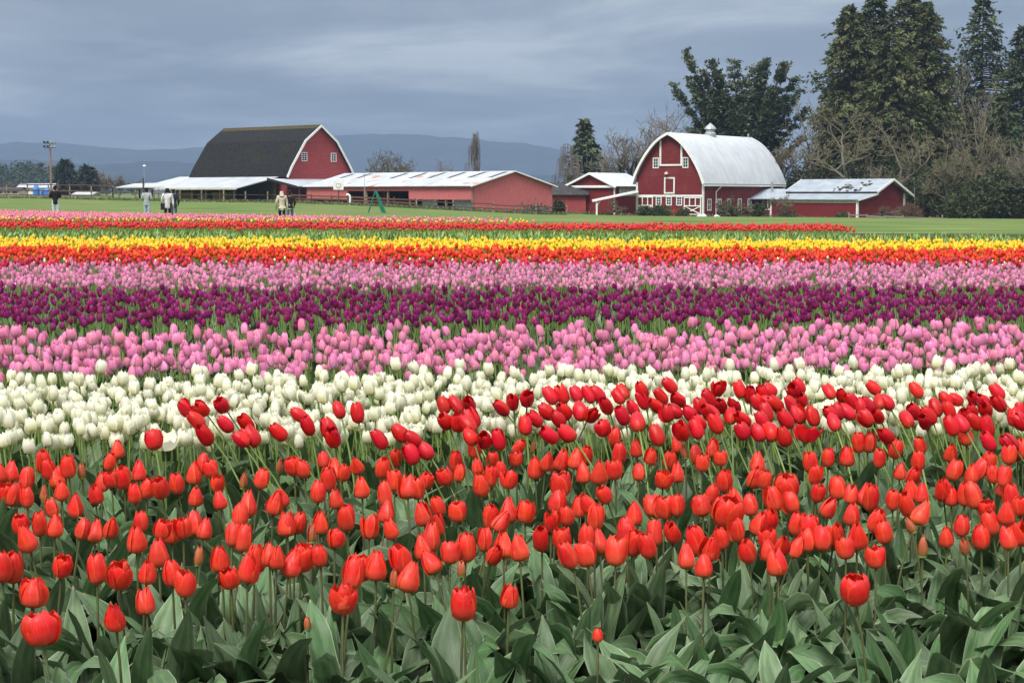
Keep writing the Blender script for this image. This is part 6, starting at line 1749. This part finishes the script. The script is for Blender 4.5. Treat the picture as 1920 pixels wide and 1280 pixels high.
cnt['farred'] = variety('far_red_tulip', 'far_red_tulip_bed', 46.8, 51.4, 28, .45, 'petal_far_red', {'closed': 1}, 1800, '', 'far band of red tulips that ends before the low shed', '', 0, lod=3, head=1.2, n_leaf=2, leaf='leaf_young', clip=lambda X, Y: X < 10.4)
leaf_bed('far_leaf_strip', 51.7, 58.4, 16, 1810, 'leaf_young', 'thin green strip between far red and far pink tulips', .8, clip=lambda X, Y: X < 6)
def far_edge(X): return np.interp(X, [-40, -24, -17, -6, 0, 1.5], [80, 75, 68.5, 62.5, 60.8, 59.5])
cnt['farpink'] = variety('far_pink_tulip', 'far_pink_tulip_bed', 59.9, 82, 26, .45, 'petal_far_pink', {'closed': 1}, 1900, '', 'farthest wedge of pink tulips below the strolling visitors', '', 0, lod=3, head=1.2, n_leaf=2, leaf='leaf_young', clip=lambda X, Y: (X < 0) & (Y < far_edge(X)) & (Y > 52))
cnt['faryellow'] = variety('far_yellow_tulip', 'far_yellow_tulip_bed', 58.6, 60.0, 10, .42, 'petal_yellow', {'closed': 1}, 1950, '', 'thin sparse line of yellow tulips before the farthest pink wedge', '', 0, lod=3, head=1.2, n_leaf=2, leaf='leaf_young', clip=lambda X, Y: X < 1.0)

# the red bed goes on beyond both sides of the view
def red_flanks():
    rs = np.random.default_rng(5)
    X, Y = [], []
    for _ in range(520):
        y = rs.uniform(3.75, 6.4); x = rs.uniform(1.0, 2.3) * rs.choice((-1, 1)) + 0
        x = math.copysign(.33 * y + abs(x) - .95, x)
        X.append(x); Y.append(y + ROW * x * .5)
    X = np.array(X); Y = np.array(Y)
    px, _ = project(np.stack([X, Y, ground(X, Y) + .3], -1))
    k = (px < -55) | (px > 1975); X, Y = X[k], Y[k]
    pl = [plant_lo(s, .42, 600 + i, 1, 4, 1.0, 4) for i, s in enumerate(('closed', 'cone', 'egg', 'goblet', 'closed', 'egg'))]
    bed_mesh('red_tulip_bed', pl, X, Y, rs.uniform(0, 6.28, len(X)), rs.uniform(.88, 1.05, len(X)), rs.normal(0, .05, (len(X), 2)), [M['petal_red'], M['leaf'], M['stem']], 'red tulips continuing beyond both ends of the front bed', 'tulips', 6)
red_flanks()

# rough grass and weeds along the foot of the buildings and fences
def rough_grass():
    rs = np.random.default_rng(31); X, Y = [], []
    for px0, y0, px1, y1, n in [(215, 213, 545, 207, 500), (545, 203, 780, 197, 420), (780, 196, 1062, 199, 520), (1062, 221, 1152, 221, 160), (1152, 216, 1318, 211, 260), (1318, 212, 1460, 226, 260),
                                (1450, 224, 1607, 211.5, 320), (1607, 211.5, 1690, 219, 160), (1590, 206, 1765, 208, 260), (1700, 212, 1990, 207, 700), (-60, 222, 215, 214, 380)]:
        t = rs.uniform(0, 1, n); yy = y0 + (y1 - y0) * t + rs.normal(0, .5, n) - .5
        X.append((px0 + (px1 - px0) * t - 960) * yy / FPX); Y.append(yy)
    X = np.concatenate(X); Y = np.concatenate(Y)
    pl = [join([moved(BLADE[(k + j) % 4], (.12 * math.cos(2.1 * j), .12 * math.sin(2.1 * j), 0), 1.7 * j + k, .8 + .15 * (j % 3), mi=0) for j in range(4)]) for k in range(4)]
    bed_mesh('rough_grass', pl, X, Y, rs.uniform(0, 6.28, len(X)), rs.uniform(.7, 1.7, len(X)), rs.normal(0, .1, (len(X), 2)), [M['weed']], 'rough grass along the feet of fences and farm buildings', 'grass', 32)
M['weed'] = leaf_mat('weed', (0.070, 0.095, 0.028), (0.150, 0.165, 0.060), (0.17, 0.17, 0.08), hue=0.03)
rough_grass()

# ------------------------------------------------------------------ air
def haze_box():
    m = bpy.data.materials.new('haze'); m.use_nodes = True
    nt = m.node_tree; nt.nodes.clear()
    out = nd(nt, 'ShaderNodeOutputMaterial'); v = nd(nt, 'ShaderNodeVolumePrincipled')
    v.inputs['Color'].default_value = HAZE_COLOR
    v.inputs['Density'].default_value = HAZE_DENSITY
    v.inputs['Anisotropy'].default_value = 0.0
    nt.links.new(v.outputs[0], out.inputs['Volume'])
    mb = MB().box(-3800, 3800, -80, 7700, -5, 330)
    return mb.build('haze', m, None, kind='stuff', label='pale blue-grey haze lying over the plain and hills', cat='haze')
HAZE_COLOR = (0.30, 0.41, 0.60, 1)
HAZE_DENSITY = 2.0e-4
haze_box()
tris = sum(len(me.polygons) * 2 * 1 for me in bpy.data.meshes)
print('SCENE', len(SC.objects), 'objects; red', n_red, 'crimson', len(CRIM), cnt, 'approx tris in meshes', tris)
